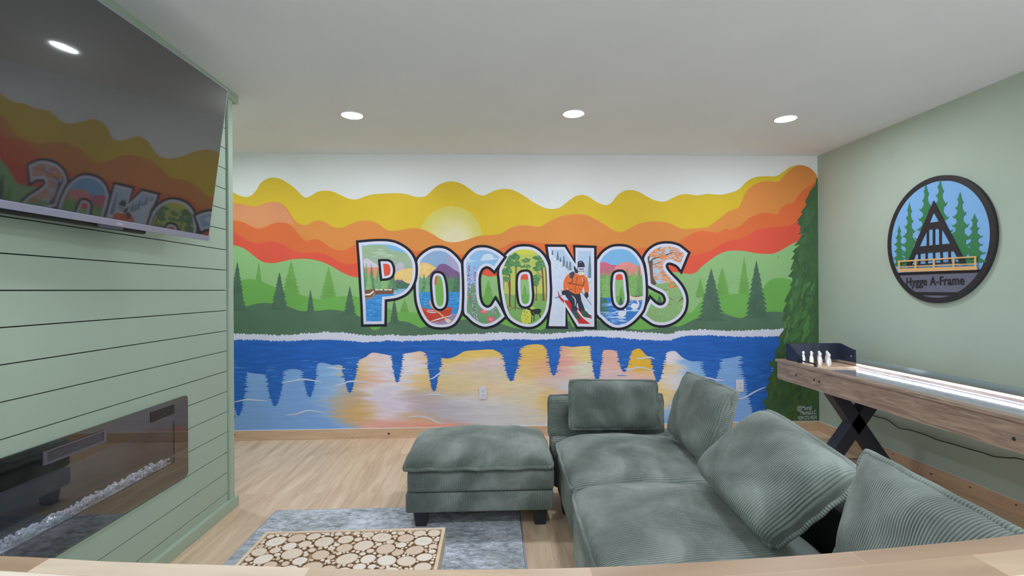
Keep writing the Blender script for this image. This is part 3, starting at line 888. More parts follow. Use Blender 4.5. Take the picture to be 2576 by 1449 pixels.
# first O : red rowing boat
O1 = sc([(1290, 195), (1225, 200), (1150, 228), (1060, 290), (990, 372), (984, 470), (975, 580), (965, 700), (965, 820), (975, 950), (1000, 1060), (1050, 1180), (1120, 1280), (1200, 1335), (1330, 1353), (1450, 1337), (1530, 1290), (1590, 1200), (1625, 1100), (1640, 950), (1645, 780), (1645, 600), (1625, 450), (1590, 380), (1520, 300), (1440, 235), (1370, 205)], 2)
O1c = sc([(1270, 528), (1340, 540), (1390, 590), (1420, 680), (1435, 800), (1440, 920), (1430, 1020), (1390, 1090), (1320, 1120), (1250, 1100), (1200, 1030), (1180, 920), (1170, 800), (1165, 680), (1180, 600), (1215, 545)], 2)
pics = [(BIG, C(128, 152, 184, .05, 8)), (sc([(1400, 300), (1620, 380), (1650, 600), (1480, 480)]), C(150, 148, 178)), (sc([(990, 480), (1050, 410), (1140, 420), (1220, 460), (1280, 500), (1240, 560), (1150, 620), (980, 620)]), C(214, 178, 112, .08, 20)),
        (stroke([(1060, 490), (1110, 460), (1170, 495)], 16), C(228, 208, 166)), (sc([(1120, 640), (1190, 550), (1260, 490), (1300, 440), (1370, 425), (1440, 455), (1520, 510), (1600, 560), (1660, 640), (1130, 660)]), C(112, 84, 124, .08, 20))]
pics += [(rect(950, 640, 1220, 850), C(*G1, .1, 15)), (rect(1400, 640, 1700, 850), C(*G2, .1, 15))] + firs(990, 1200, 590, 850, 45, 46, 8, [G1, G3, G2], 30) + firs(1420, 1650, 580, 850, 50, 44, 9, [G4, G2, G2], 30) + [(fir(1000, 500, 850, 50, 11), C(*G1)), (fir(1600, 540, 850, 50, 11), C(*G4))]
pics += flecks(980, 1190, 640, 840, 45, 5, 38, [G3, (140, 172, 118)], 15, .4, .1) + flecks(1420, 1620, 660, 840, 40, 5, 38, [G1, G4], 16, .4, .1)
pics += [(rect(950, 838, 1700, 1200), C(58, 128, 188, .12, 10, (1, 1, 6)))] + flecks(990, 1180, 860, 1060, 24, 8, 60, [(40, 98, 160), (100, 164, 208)], 17, .04) + flecks(1430, 1620, 850, 1100, 40, 8, 60, [(40, 98, 160), (100, 164, 208), (44, 110, 120)], 18, .04)
pics += [(rect(980, 1160, 1700, 1400), C(150, 146, 178, .1, 15)), (sc([(1400, 1200), (1560, 1160), (1650, 1150), (1600, 1260), (1480, 1300), (1250, 1310)]), C(142, 122, 152)), (sc([(1020, 1050), (1130, 1085), (1280, 1090), (1400, 1070), (1480, 1058), (1484, 1110), (1455, 1190), (1380, 1240), (1250, 1275), (1150, 1275), (1080, 1210), (1035, 1130)]), C(176, 62, 46, .08, 15)),
         (sc([(1110, 1100), (1230, 1108), (1260, 1140), (1160, 1140)]), C(200, 208, 226)), (stroke([(1030, 1075), (1180, 1120), (1330, 1110), (1475, 1070)], 16, 4, False), C(200, 84, 62)),
         (stroke([(1160, 1275), (1300, 1230), (1480, 1180)], 18), C(206, 206, 226)), (stroke([(1165, 960), (1190, 1040), (1300, 1140), (1400, 1230), (1440, 1270)], 22, 4, False), C(196, 150, 110)), (sc([(1390, 1230), (1440, 1230), (1480, 1260), (1420, 1290)]), C(206, 186, 168))]
letter('letter O filled with a red rowing boat on blue water', O1, O1c, c1, pics, .0040)

# C : clouds and lupins
Cw = smooth_curve([(2245, 330), (2170, 268), (2080, 220), (1990, 192), (1900, 190), (1820, 210), (1750, 262), (1690, 340), (1660, 400), (1664, 560), (1670, 700), (1672, 900), (1668, 1130), (1720, 1195), (1800, 1272), (1900, 1327), (1990, 1342), (2100, 1312), (2180, 1262), (2258, 1195)], 3)
Cw += smooth_curve([(2190, 1060), (2125, 955)], 2) + smooth_curve([(2070, 1042), (2020, 1070), (1970, 1058), (1920, 1010), (1890, 920), (1880, 800), (1876, 650), (1890, 560), (1925, 495), (1990, 460), (2050, 478), (2105, 525)], 3)
pics = [(BIG, C(128, 166, 204, .05, 8)), (sc([(1910, 380), (1950, 300), (2010, 280), (2070, 290), (2110, 340), (2190, 352), (2060, 370)]), C(196, 212, 230, .05, 20)), (sc([(1690, 400), (1730, 330), (1770, 370), (1850, 385), (1780, 400)]), C(180, 202, 228)),
        (sc([(1650, 900), (1720, 820), (1800, 700), (1860, 900), (1900, 1050), (2040, 1080), (2300, 1000), (2300, 1400), (1650, 1400)]), C(96, 140, 98, .12, 12)), (stroke([(1740, 470), (1745, 800), (1760, 1000)], 10, 3, False), C(70, 112, 78)), (stroke([(1815, 480), (1840, 700), (1850, 900)], 10, 3, False), C(70, 112, 78))]
r = random.Random(12)
for cx, y0_, y1_, w_, tilt in ((1735, 450, 850, 34, 10), (1820, 475, 880, 30, 36), (1790, 850, 1280, 38, 50), (2100, 1050, 1160, 26, 10)):
    for i in range(int((y1_ - y0_) * .42)):
        k = r.random(); y = y0_ + (y1_ - y0_) * k; ww = w_ * min(1, .25 + k * 1.4)
        x = cx + tilt * k + r.uniform(-ww, ww)
        pics.append((ell(x, y, r.uniform(5, 9), r.uniform(5, 8), 6), C(*r.choice([(112, 76, 124), (140, 104, 150), (92, 64, 110), (206, 196, 222), (168, 140, 178)]), .02)))
for cx, cy, rr in ((1955, 1120, 52), (2055, 1235, 60), (1715, 910, 28)):
    pics += [(bumpy(ell(cx, cy, rr, rr * .8, 16), 6, 14, cx), C(190, 96, 108, .12, 20)), (ell(cx, cy, rr * .5, rr * .35, 10), C(212, 130, 132))]
pics += flecks(1700, 2200, 1050, 1320, 40, 6, 40, [(76, 120, 84), (124, 160, 112)], 13, 1.4)
letter('letter C filled with clouds and purple lupins', Cw, None, c1, pics, .0044)

# second O : forest with a dark foal
O2 = sc([(470, 175), (560, 185), (650, 225), (730, 300), (790, 400), (820, 520), (830, 700), (830, 900), (815, 1060), (770, 1180), (690, 1280), (600, 1335), (500, 1345), (400, 1325), (300, 1275), (222, 1205), (170, 1090), (140, 960), (115, 800), (100, 650), (92, 520), (130, 430), (190, 300), (280, 220), (370, 182)], 2)
O2c = sc([(470, 507), (530, 515), (575, 570), (590, 680), (600, 800), (605, 900), (590, 1000), (550, 1060), (480, 1085), (410, 1070), (360, 1010), (340, 900), (330, 780), (330, 660), (350, 570), (400, 520)], 2)
pics = [(BIG, C(166, 174, 90, .06, 8)), (sc([(280, 200), (480, 180), (660, 230), (560, 290), (400, 290)]), C(184, 184, 72)), (sc([(100, 900), (300, 880), (620, 930), (850, 900), (850, 1400), (100, 1400)]), C(112, 152, 88, .1, 12)), (rect(600, 860, 780, 960), C(120, 150, 78, .1, 12))]
BR = C(112, 74, 52, .1, 20)
for x0_, y0_, x1_, y1_, w_ in ((235, 420, 245, 1050, 26), (205, 650, 240, 820, 12), (335, 340, 325, 1080, 18), (712, 440, 738, 960, 24), (640, 540, 720, 640, 10), (628, 700, 632, 950, 12), (765, 460, 785, 960, 20), (150, 600, 152, 1000, 8), (470, 400, 440, 480, 10)):
    pics.append((stroke([(x0_, y0_), ((x0_ + x1_) / 2 + 6, (y0_ + y1_) / 2), (x1_, y1_)], w_, 4, False), BR))
for cx, cy, s_ in ((245, 1050, 34), (325, 1080, 60), (738, 960, 34), (632, 955, 18)):
    pics += [(stroke([(cx, cy - 30), (cx - s_, cy + 15)], 10, 2), BR), (stroke([(cx, cy - 30), (cx + s_, cy + 15)], 10, 2), BR), (stroke([(cx, cy - 30), (cx, cy + s_ * .6)], 10, 2), BR)]
pics += [(stroke([(170, 980), (200, 1060), (260, 1110)], 10, 3), BR), (stroke([(330, 1070), (400, 1080), (440, 1100)], 12, 3), BR)]
r = random.Random(21)
for cx, cy, rx, ry in ((225, 420, 90, 60), (200, 540, 80, 60), (235, 330, 60, 40), (200, 650, 50, 40), (335, 330, 62, 55), (350, 430, 60, 50), (480, 380, 62, 36), (440, 470, 46, 24), (510, 470, 40, 30), (660, 340, 85, 40), (700, 430, 90, 50), (650, 500, 70, 40), (640, 640, 55, 60), (620, 720, 50, 40), (760, 400, 40, 60)):
    pics.append((bumpy(ell(cx, cy, rx, ry, 18), 10, 20, cx + cy), C(74, 118, 76, .15, 20)))
    for _ in range(16):
        x, y = cx + r.uniform(-rx, rx) * .9, cy + r.uniform(-ry, ry) * .9
        pics.append((stroke([(x - 15, y + 5), (x, y - 4), (x + 15, y + 6)], 5, 2), C(*r.choice([(104, 150, 92), (56, 96, 66), (140, 172, 104)]), .05)))
pics += [(sc([(440, 1110), (500, 1090), (570, 1110), (580, 1200), (550, 1280), (490, 1320), (430, 1290), (412, 1200)]), C(184, 184, 78)), (sc([(540, 1070), (600, 1050), (610, 1120), (560, 1160)]), C(170, 178, 84))]
pics += [(ell(x, y, 5, 11, 6, .3), C(50, 54, 36)) for x, y in ((462, 1115), (497, 1135), (470, 1180), (508, 1203), (485, 1240), (470, 1290), (520, 1300))]
foal = [(498, 1085), (520, 1068), (545, 1072), (560, 1095), (600, 1088), (660, 1082), (690, 1085), (705, 1110), (712, 1135), (695, 1120), (690, 1150), (700, 1220), (690, 1222), (668, 1165), (640, 1160), (605, 1165), (606, 1265), (594, 1268), (590, 1180), (575, 1175), (566, 1285), (555, 1284), (562, 1170), (548, 1130), (540, 1105), (515, 1100)]
pics.append((foal, C(40, 46, 44))); pics += flecks(200, 780, 1000, 1320, 50, 5, 40, [(130, 168, 96), (92, 134, 80)], 22, 1.2)
letter('letter O filled with a forest and a small dark foal', O2, O2c, c2, pics, .0036)

# N : skier
Nw = [(800, 180), (1045, 182), (1205, 432), (1203, 190), (1475, 198), (1478, 1345), (1235, 1340), (1060, 1050), (1057, 1338), (812, 1335), (835, 1150), (860, 1000), (868, 800), (845, 400), (820, 330)]
pics = [(BIG, C(190, 200, 220, .06, 6, (2, 1, 1))), ([(840, 220), (1030, 220), (1240, 520), (1240, 240), (1440, 240), (1440, 640), (1280, 560), (1000, 400), (900, 330)], C(160, 178, 202, .06, 10))]
pics += flecks(860, 1440, 450, 1330, 60, 26, 150, [(160, 188, 220), (206, 212, 228), (176, 196, 222)], 31, .9)
TB = C(56, 70, 84)
for cx, t_, b_, hw_ in ((868, 225, 300, 26), (945, 245, 380, 34), (985, 330, 400, 24), (1035, 310, 470, 42), (1080, 380, 500, 36), (1125, 390, 530, 46), (1412, 300, 640, 46)):
    pics.append((stroke([(cx, t_), (cx, b_)], 6, 2, False), TB)); r = random.Random(cx)
    n_ = max(6, int((b_ - t_) / 13))
    for i in range(n_):
        k = i / n_; w_ = hw_ * (k ** .8) * r.uniform(.6, 1.1); y = t_ + (b_ - t_) * k
        pics.append((stroke([(cx - w_, y + 8), (cx, y - 3), (cx + w_, y + 8)], 8, 2), TB))
OJ, OJ2, DK, RD = C(204, 100, 52, .08, 20), C(170, 70, 44), C(48, 48, 62, .15, 20), C(180, 46, 44)
pics += [([(945, 820), (955, 830), (975, 890), (1040, 960), (1440, 1290), (1440, 1330), (1250, 1330), (1230, 1250), (1020, 990), (960, 920)], RD), ([(1040, 960), (1100, 960), (1300, 1120), (1440, 1180), (1440, 1230), (1300, 1190), (1150, 1060)], RD), (stroke([(1230, 1100), (1320, 1210), (1440, 1300)], 22, 3, False), C(206, 210, 226)),
         (stroke([(1000, 800), (990, 830)], 10, 2), RD), (stroke([(872, 943), (1010, 880), (1150, 800)], 7, 2, False), DK), (stroke([(1260, 775), (1340, 900), (1440, 1030)], 7, 2, False), DK),
         (sc([(1070, 800), (1200, 840), (1270, 860), (1290, 960), (1340, 1090), (1330, 1130), (1260, 1110), (1235, 1000), (1220, 1040), (1230, 1120), (1150, 1130), (1140, 1010), (1060, 900)], 2), DK), (stroke([(1150, 890), (1200, 950), (1200, 1040)], 22, 3), C(150, 156, 178)),
         (sc([(1150, 1120), (1220, 1120), (1260, 1190), (1280, 1235), (1220, 1230), (1160, 1170)], 2), C(58, 78, 70)), (sc([(1300, 1110), (1350, 1110), (1400, 1160), (1430, 1195), (1380, 1215), (1300, 1180)], 2), C(58, 78, 70)),
         (sc([(1190, 560), (1260, 590), (1330, 590), (1380, 650), (1400, 780), (1390, 850), (1340, 850), (1320, 760), (1290, 850), (1200, 865), (1110, 820), (1080, 760), (1080, 800), (1030, 820), (1030, 700), (1060, 620), (1120, 560)], 2), OJ),
         (stroke([(1090, 700), (1200, 725), (1310, 745)], 9, 2, False), C(60, 44, 46)), (stroke([(1220, 620), (1200, 850)], 7, 2, False), C(110, 56, 40)), (stroke([(1165, 600), (1150, 700), (1110, 720)], 12, 3, False), C(70, 58, 62)), (stroke([(1305, 610), (1330, 680), (1310, 760)], 12, 3, False), C(70, 58, 62)),
         (stroke([(1310, 620), (1312, 690)], 10, 2), C(212, 210, 226)), (sc([(1120, 560), (1190, 540), (1180, 620), (1130, 640)], 2), C(66, 66, 74)), (stroke([(1240, 600), (1230, 660)], 6, 2), DK), (stroke([(1110, 810), (1160, 790)], 8, 2), DK), (stroke([(1260, 780), (1280, 820)], 8, 2), DK),
         (sc([(1010, 820), (1060, 815), (1080, 850), (1050, 885), (1005, 870)], 2), DK), (sc([(1340, 850), (1385, 845), (1395, 900), (1365, 930), (1335, 890)], 2), DK),
         (sc([(1180, 450), (1230, 400), (1290, 380), (1330, 420), (1340, 480), (1335, 540), (1280, 560), (1200, 560)], 2), DK), (sc([(1240, 545), (1330, 545), (1320, 585), (1260, 580)], 2), C(196, 190, 176)), (rect(1240, 478, 1340, 535), C(206, 208, 226)), (rect(1256, 492, 1328, 520), C(120, 116, 140)), (stroke([(1255, 410), (1300, 400)], 10, 2), C(150, 154, 170))]
letter('letter N filled with a skier in an orange jacket on snow', Nw, None, c2, pics, .0042)

# third O : swans on blue water
O3 = sc([(450, 172), (540, 180), (630, 215), (710, 290), (770, 380), (800, 460), (825, 600), (835, 760), (835, 900), (820, 1020), (790, 1110), (730, 1190), (650, 1270), (560, 1330), (450, 1358), (350, 1345), (260, 1290), (190, 1220), (132, 1160), (130, 1000), (130, 700), (130, 390), (150, 355), (200, 280), (280, 215), (360, 180)], 2)
O3c = sc([(460, 507), (520, 520), (560, 570), (580, 680), (590, 800), (600, 900), (595, 980), (560, 1060), (480, 1105), (400, 1080), (345, 1010), (325, 900), (318, 760), (325, 650), (340, 570), (390, 520)], 2)
pics = [(BIG, C(112, 160, 202, .04, 8)), (sc([(100, 450), (180, 410), (250, 402), (330, 440), (430, 450), (500, 500), (500, 700), (100, 700)]), C(186, 92, 118, .06, 15)), (sc([(380, 500), (440, 440), (520, 405), (600, 402), (700, 450), (860, 480), (860, 700), (400, 700)]), C(204, 126, 124, .06, 15))]
pics += [(rect(100, 600, 860, 930), C(104, 146, 88, .1, 15))] + [(fir(x, t_, 930, 62, 13), C(*c_, .12, 20)) for x, t_, c_ in ((225, 455, (112, 152, 92)), (325, 450, (104, 146, 88)), (160, 540, (96, 138, 86)), (275, 560, (122, 160, 96)), (565, 445, (104, 146, 88)), (665, 470, (112, 152, 92)), (740, 430, (96, 138, 86)), (620, 560, (120, 158, 94)), (790, 540, (104, 146, 88)))]
pics += flecks(140, 330, 560, 920, 110, 6, 44, [(138, 172, 96), (80, 120, 76), (126, 162, 92)], 41, .3, .14) + flecks(590, 800, 560, 870, 110, 6, 44, [(138, 172, 96), (80, 120, 76), (126, 162, 92)], 42, .3, .14)
pics += [(rect(100, 920, 860, 1400), C(54, 108, 180, .1, 10, (1, 1, 5))), (sc([(150, 940), (260, 940), (300, 1060), (260, 1200), (190, 1140)]), C(62, 104, 96)), (sc([(600, 880), (700, 905), (840, 890), (830, 950), (620, 955)]), C(196, 182, 166)), (stroke([(610, 885), (700, 905), (810, 885)], 12, 3), C(70, 58, 54))]
pics += flecks(240, 520, 980, 1320, 70, 13, 120, [(150, 182, 222), (190, 204, 230), (86, 134, 200)], 43, .03) + flecks(560, 800, 960, 1120, 24, 10, 80, [(120, 160, 212), (190, 204, 230)], 44, .03)
for dx, dy in ((0, 0), (185, -110)):
    pics += [(sc([(430 + dx, 1150 + dy), (470 + dx, 1115 + dy), (530 + dx, 1120 + dy), (552 + dx, 1150 + dy), (520 + dx, 1195 + dy), (460 + dx, 1190 + dy)], 2), C(214, 214, 226)), (stroke([(535 + dx, 1150 + dy), (548 + dx, 1110 + dy), (528 + dx, 1085 + dy), (545 + dx, 1085 + dy)], 20, 4, False), C(214, 214, 226)), (ell(490 + dx, 1215 + dy, 60, 16, 12), C(176, 196, 214))]
letter('letter O filled with two white swans on blue water', O3, O3c, c3, pics, .0040)

# S : autumn tree on a meadow
Sw = smooth_curve([(1450, 270), (1330, 175), (1230, 140), (1150, 133), (1080, 136), (1000, 156), (920, 202), (860, 262), (815, 350), (835, 420), (850, 500), (860, 590), (868, 690), (872, 738)], 3)
Sw += smooth_curve([(930, 772), (1000, 810), (1080, 850), (1120, 900), (1133, 960), (1110, 1010), (1060, 1035), (1010, 1025), (960, 990), (905, 935)], 3)
Sw += [(845, 1060)] + smooth_curve([(785, 1190), (870, 1252), (950, 1302), (1050, 1322), (1150, 1312), (1250, 1272), (1340, 1202), (1400, 1112), (1422, 1020), (1425, 940), (1405, 850), (1360, 760), (1290, 670), (1200, 580), (1140, 500), (1128, 450), (1150, 415), (1200, 408), (1290, 445), (1350, 512)], 3)
pics = [(BIG, C(158, 178, 200, .06, 8)), (sc([(850, 700), (1000, 720), (1200, 690), (1500, 640), (1500, 1400), (700, 1400), (700, 900)]), C(124, 158, 108, .08, 8))]
pics += [(stroke([(895, 380), (895, 520), (910, 640), (960, 740)], 90, 5, False), C(96, 74, 66, .12, 20)), (stroke([(900, 400), (960, 350), (1100, 310), (1250, 255)], 26, 4), C(96, 74, 66)), (stroke([(930, 450), (1000, 420), (1060, 410)], 16, 3), C(96, 74, 66)), (stroke([(880, 380), (880, 320), (900, 260)], 30, 3), C(96, 74, 66)),
         (stroke([(1050, 800), (1110, 810), (1160, 800)], 9, 3), C(110, 78, 62)), (stroke([(1100, 860), (1180, 920), (1250, 960)], 10, 3), C(110, 78, 62)), (stroke([(1390, 880), (1360, 940), (1310, 980)], 14, 3), C(110, 78, 62)), (stroke([(1370, 920), (1390, 970)], 9, 3), C(110, 78, 62)), (stroke([(1060, 1000), (1200, 1030), (1180, 1000)], 6, 3), C(110, 78, 62))]
pics += flecks(880, 1130, 185, 330, 90, 13, 60, [(200, 112, 60), (214, 134, 66), (186, 96, 66), (206, 150, 90)], 51, .6) + flecks(1180, 1400, 180, 320, 70, 13, 60, [(200, 122, 60), (214, 140, 70), (190, 104, 66)], 52, .6) + flecks(1060, 1380, 310, 400, 70, 12, 60, [(200, 118, 66), (206, 132, 80)], 53, .5) + \
    flecks(960, 1110, 380, 660, 60, 12, 56, [(204, 124, 66), (214, 140, 84), (190, 108, 66)], 54, .3) + flecks(1060, 1230, 540, 690, 60, 12, 60, [(204, 124, 66), (214, 140, 84)], 55, .3) + flecks(1180, 1330, 690, 780, 34, 11, 46, [(206, 116, 66), (196, 104, 60)], 56, .4)
pics += [(stroke([(1040, 560), (1120, 545), (1170, 570)], 7, 3), C(96, 74, 66)), (stroke([(1080, 590), (1150, 600)], 7, 3), C(96, 74, 66)), (stroke([(1140, 630), (1230, 640)], 8, 3), C(96, 74, 66)), (stroke([(1250, 750), (1320, 740)], 8, 3), C(96, 74, 66))]
r = random.Random(57)
pics += [(ell(r.uniform(860, 1400), r.uniform(740, 1290), 7, 7, 6), C(*r.choice([(204, 186, 84), (196, 130, 90), (184, 190, 96)]), .03)) for _ in range(60)]
letter('letter S filled with an orange autumn tree on a meadow', Sw, None, c3, pics, .0038)


# the painter's signature, brushed by hand
def text_mesh(name, body, size, mat, parent, place, xscale=1.0, bold=0.0, extrude=0.0, spacing=1.0, align='LEFT'):
    """flat lettering; place = function (u right, v up, w out) -> room point"""
    cu = bpy.data.curves.new('lettering', 'FONT'); cu.body = body; cu.size = size; cu.offset = bold; cu.extrude = extrude
    cu.space_character = spacing; cu.align_x = align
    t = bpy.data.objects.new('lettering', cu); COL.objects.link(t)
    dg = bpy.context.evaluated_depsgraph_get(); dg.update()
    me = bpy.data.meshes.new_from_object(t.evaluated_get(dg))
    mb = MB(); mb.add([place(v.co.x * xscale, v.co.y, v.co.z) for v in me.vertices], [list(p.vertices) for p in me.polygons])
    bpy.data.objects.remove(t); bpy.data.meshes.remove(me)
    return mb.build(name, mat, parent)


M_SIG = paint((176, 184, 190), .03)
sg = P(2008, 1033, y=YW)
for body, px, py, s_, xs in (('@Mural', 2004, 1032, .058, .74), ('MamaLLC', 2012, 1043, .054, .72), ('929-272-9531', 2007, 1056, .050, .66)):
    q = P(px, py, y=YW)
    text_mesh('signature', body, s_, M_SIG, mural, lambda u, v, w, q=q: (q.x + u, YW - .0045, q.z + v + u * .03), xs, .0009)

# ================================================================== LAMPS IN THE CEILING
def lens_material():
    m, nt, b = nodes_of('lit_lens')
    b.inputs['Base Color'].default_value = (.9, .9, .9, 1)
    b.inputs['Emission Color'].default_value = (0.85, 0.93, 1.0, 1)
    b.inputs['Emission Strength'].default_value = LAMP
    return m


M_LENS = lens_material()
M_LTRIM = plain('white_lamp_trim', (225, 225, 225), .4)


def downlight(x, y, label):
    t = thing('ceiling_light', label, 'ceiling light', (x, y, H), 'round recessed ceiling lights')
    r0, r1 = .070, .084
    mb = MB(); n = 40
    ring = [(r1, 0), (r1 - .002, -.006), (r0 + .004, -.007), (r0, -.004), (r0, 0)]
    vs = [(x + r * math.cos(2 * math.pi * k / n), y + r * math.sin(2 * math.pi * k / n), H + h) for r, h in ring for k in range(n)]
    fs = [(i * n + k, i * n + (k + 1) % n, (i + 1) * n + (k + 1) % n, (i + 1) * n + k) for i in range(4) for k in range(n)]
    mb.add(vs, fs, smooth=True).build('trim_ring', M_LTRIM, t)
    MB().cyl((x, y, H - .0045), (x, y, H - .0005), r0 - .0005, 40).build('lens', M_LENS, t)
    return t


downlight(-.993, 3.572, 'leftmost of the three lit round ceiling lights in view')
downlight(.579, 3.508, 'middle one of the three lit round ceiling lights in view')
downlight(2.162, 3.583, 'lit round ceiling light nearest the green right wall')
downlight(-2.32, 3.60, 'unseen fill light added in the alcove left of the fireplace wall')  # added fill lamp, out of view, brightens the left end of the mural
for x, y, w in ((-.95, .75, 'left'), (.58, .75, 'middle'), (2.16, .75, 'right')):
    downlight(x, y, 'round ceiling light overhead, %s of the near row' % w)

# ================================================================== TELEVISION
M_SILVER = plain('brushed_silver_bezel', (168, 170, 196), .35, 0.75, k=1.1)
M_BLACKP = plain('black_plastic', (20, 22, 24), .45)
M_BLACKM = plain('black_powder_coated_steel', (42, 44, 56), .5, spec=.4)


def screen_material():
    m, nt, b = nodes_of('switched_off_screen')
    b.inputs['Base Color'].default_value = (.012, .012, .016, 1)
    b.inputs['Roughness'].default_value = .30
    b.inputs['IOR'].default_value = 1.3
    b.inputs['Coat Weight'].default_value = 1.0
    b.inputs['Coat Roughness'].default_value = .03
    b.inputs['Coat IOR'].default_value = 2.0
    return m


tilt, tyaw = math.radians(8.0), math.radians(2.75)      # tipped down and swung a little towards the room
TVX = -1.47
_c = P(522, 606, x=TVX)
TVY1 = _c.y; TVY0 = TVY1 - 1.38
out = Vector((math.cos(tilt) * math.cos(tyaw), -math.cos(tilt) * math.sin(tyaw), -math.sin(tilt)))
along = Vector((math.sin(tyaw), math.cos(tyaw), 0)); up = along.cross(out) * -1
if up.z < 0: up = -up
pb = Vector((TVX, TVY1, _c.z))
TVH = .785
tv = thing('television', 'large flat screen television switched off, tilted down on the green shiplap wall', 'television', (XL, (TVY0 + TVY1) / 2, 1.62))


def tvp(y, h, d): return pb + along * (y - TVY1) + up * h + out * d


def slab(mb, y0, y1, h0, h1, d0, d1, mat=0):
    v = [tvp(y, h, d) for y in (y0, y1) for h in (h0, h1) for d in (d0, d1)]
    return mb.add(v, [(0, 1, 3, 2), (4, 6, 7, 5), (0, 4, 5, 1), (2, 3, 7, 6), (0, 2, 6, 4), (1, 5, 7, 3)], mat)


add_bevel(slab(MB(), TVY0, TVY1, .0, TVH, -.012, .004).build('slim_case', M_SILVER, tv), .002)
add_bevel(slab(MB(), TVY0 + .25, TVY1 - .40, -.016, .50, -.052, -.0125).build('rear_housing', M_BLACKP, tv), .01)
sc_ = slab(MB(), TVY0 + .007, TVY1 - .007, .027, TVH - .005, .0042, .0065).build('screen', screen_material(), tv)
bz = slab(MB(), TVY0, TVY1, .0, .0255, .0045, .009).build('lower_bezel', M_SILVER, tv)
add_bevel(bz, .0015)
by = P(270, 561, x=-1.51).y
text_mesh('maker_badge', 'ooo', .016, plain('badge_silver', (225, 225, 235), .3, .3), bz, lambda u, v, w: tvp(by + .02 - (-u), .008 + v, .0094), 1.1, .0004)
slab(MB(), by - .055, by + .055, -.012, -.0005, -.004, .006).build('sensor_pod', plain('smoked_sensor', (74, 76, 92), .2), tv)
mt = MB().box(XL + .001, XL + .010, 1.72, 2.32, 1.84, 2.24)
for yy in (1.84, 2.04): mt.prism((XL + .01, yy, 1.95), tvp(yy, .30, -.053), .03, .05)
mt.build('wall_bracket', M_BLACKP, tv)

# ================================================================== ELECTRIC FIREPLACE
fp = thing('electric_fireplace', 'wide black glass electric fireplace with white crystals set into the shiplap wall', 'fireplace', (XL, (FY0 + FY1) / 2, FZ0))


def rrect(y0, y1, z0, z1, r, n=6, x=XL):
    out_ = []
    for cy, cz, a0 in ((y1 - r, z1 - r, 0), (y0 + r, z1 - r, 90), (y0 + r, z0 + r, 180), (y1 - r, z0 + r, 270)):
        for i in range(n + 1):
            a = math.radians(a0 + 90 * i / n); out_.append((x, cy + r * math.cos(a), cz + r * math.sin(a)))
    return out_


WY0, WY1, WZ0, WZ1 = FY0 + .12, 2.600, .478, .690
M_BGLASS = plain('black_glass', (16, 16, 18), .03, ior=2.3)
win = [(XL + .001, y, z) for y, z in ((WY1, WZ1), (WY0, WZ1), (WY0, WZ0), (WY1, WZ0))]
MB().extrude(rrect(FY0, FY1, FZ0, FZ1, .022, x=XL + .001), (.009, 0, 0), holes=[win]).build('glass_surround', M_BGLASS, fp)


def window_material():
    m = bpy.data.materials.new('tinted_clear_glass'); m.use_nodes = True; nt = m.node_tree
    nt.nodes.remove(nt.nodes['Principled BSDF']); o = nt.nodes['Material Output']
    tr_ = nt.nodes.new('ShaderNodeBsdfTransparent'); tr_.inputs[0].default_value = (.93, .94, .96, 1)
    gl = nt.nodes.new('ShaderNodeBsdfGlossy'); gl.inputs['Roughness'].default_value = .02
    fr = nt.nodes.new('ShaderNodeFresnel'); fr.inputs[0].default_value = 2.2
    mx = nt.nodes.new('ShaderNodeMixShader')
    nt.links.new(fr.outputs[0], mx.inputs[0]); nt.links.new(tr_.outputs[0], mx.inputs[1]); nt.links.new(gl.outputs[0], mx.inputs[2])
    nt.links.new(mx.outputs[0], o.inputs[0])
    return m


mb = MB(); mb.add([(XL + .0085, WY0 + .0005, WZ0 + .0005), (XL + .0085, WY1 - .0005, WZ0 + .0005), (XL + .0085, WY1 - .0005, WZ1 - .0005), (XL + .0085, WY0 + .0005, WZ1 - .0005)], [(0, 1, 2, 3)])
mb.build('window_pane', window_material(), fp)
# firebox behind the glass
mb = MB(); xb = XL - .145
mb.box(xb - .01, xb, WY0 - .03, WY1 + .03, WZ0 - .03, WZ1 + .03)
mb.box(xb, XL, WY0 - .03, WY0 - .02, WZ0 - .03, WZ1 + .03); mb.box(xb, XL, WY1 + .02, WY1 + .03, WZ0 - .03, WZ1 + .03)
mb.box(xb, XL, WY0 - .02, WY1 + .02, WZ0 - .03, WZ0 - .012); mb.box(xb, XL, WY0 - .02, WY1 + .02, WZ1 + .012, WZ1 + .03)
mb.build('firebox', plain('dark_firebox', (76, 76, 80), .35), fp)
# small light strip hidden in the head of the firebox that lights the crystals
_m2, _nt, _b2 = nodes_of('firebox_led'); _b2.inputs['Emission Color'].default_value = (.8, .88, 1, 1); _b2.inputs['Emission Strength'].default_value = 9.0
MB().box(XL - .030, XL - .018, WY0, WY1 - .01, WZ1 + .004, WZ1 + .009).build('led_strip', _m2, fp)
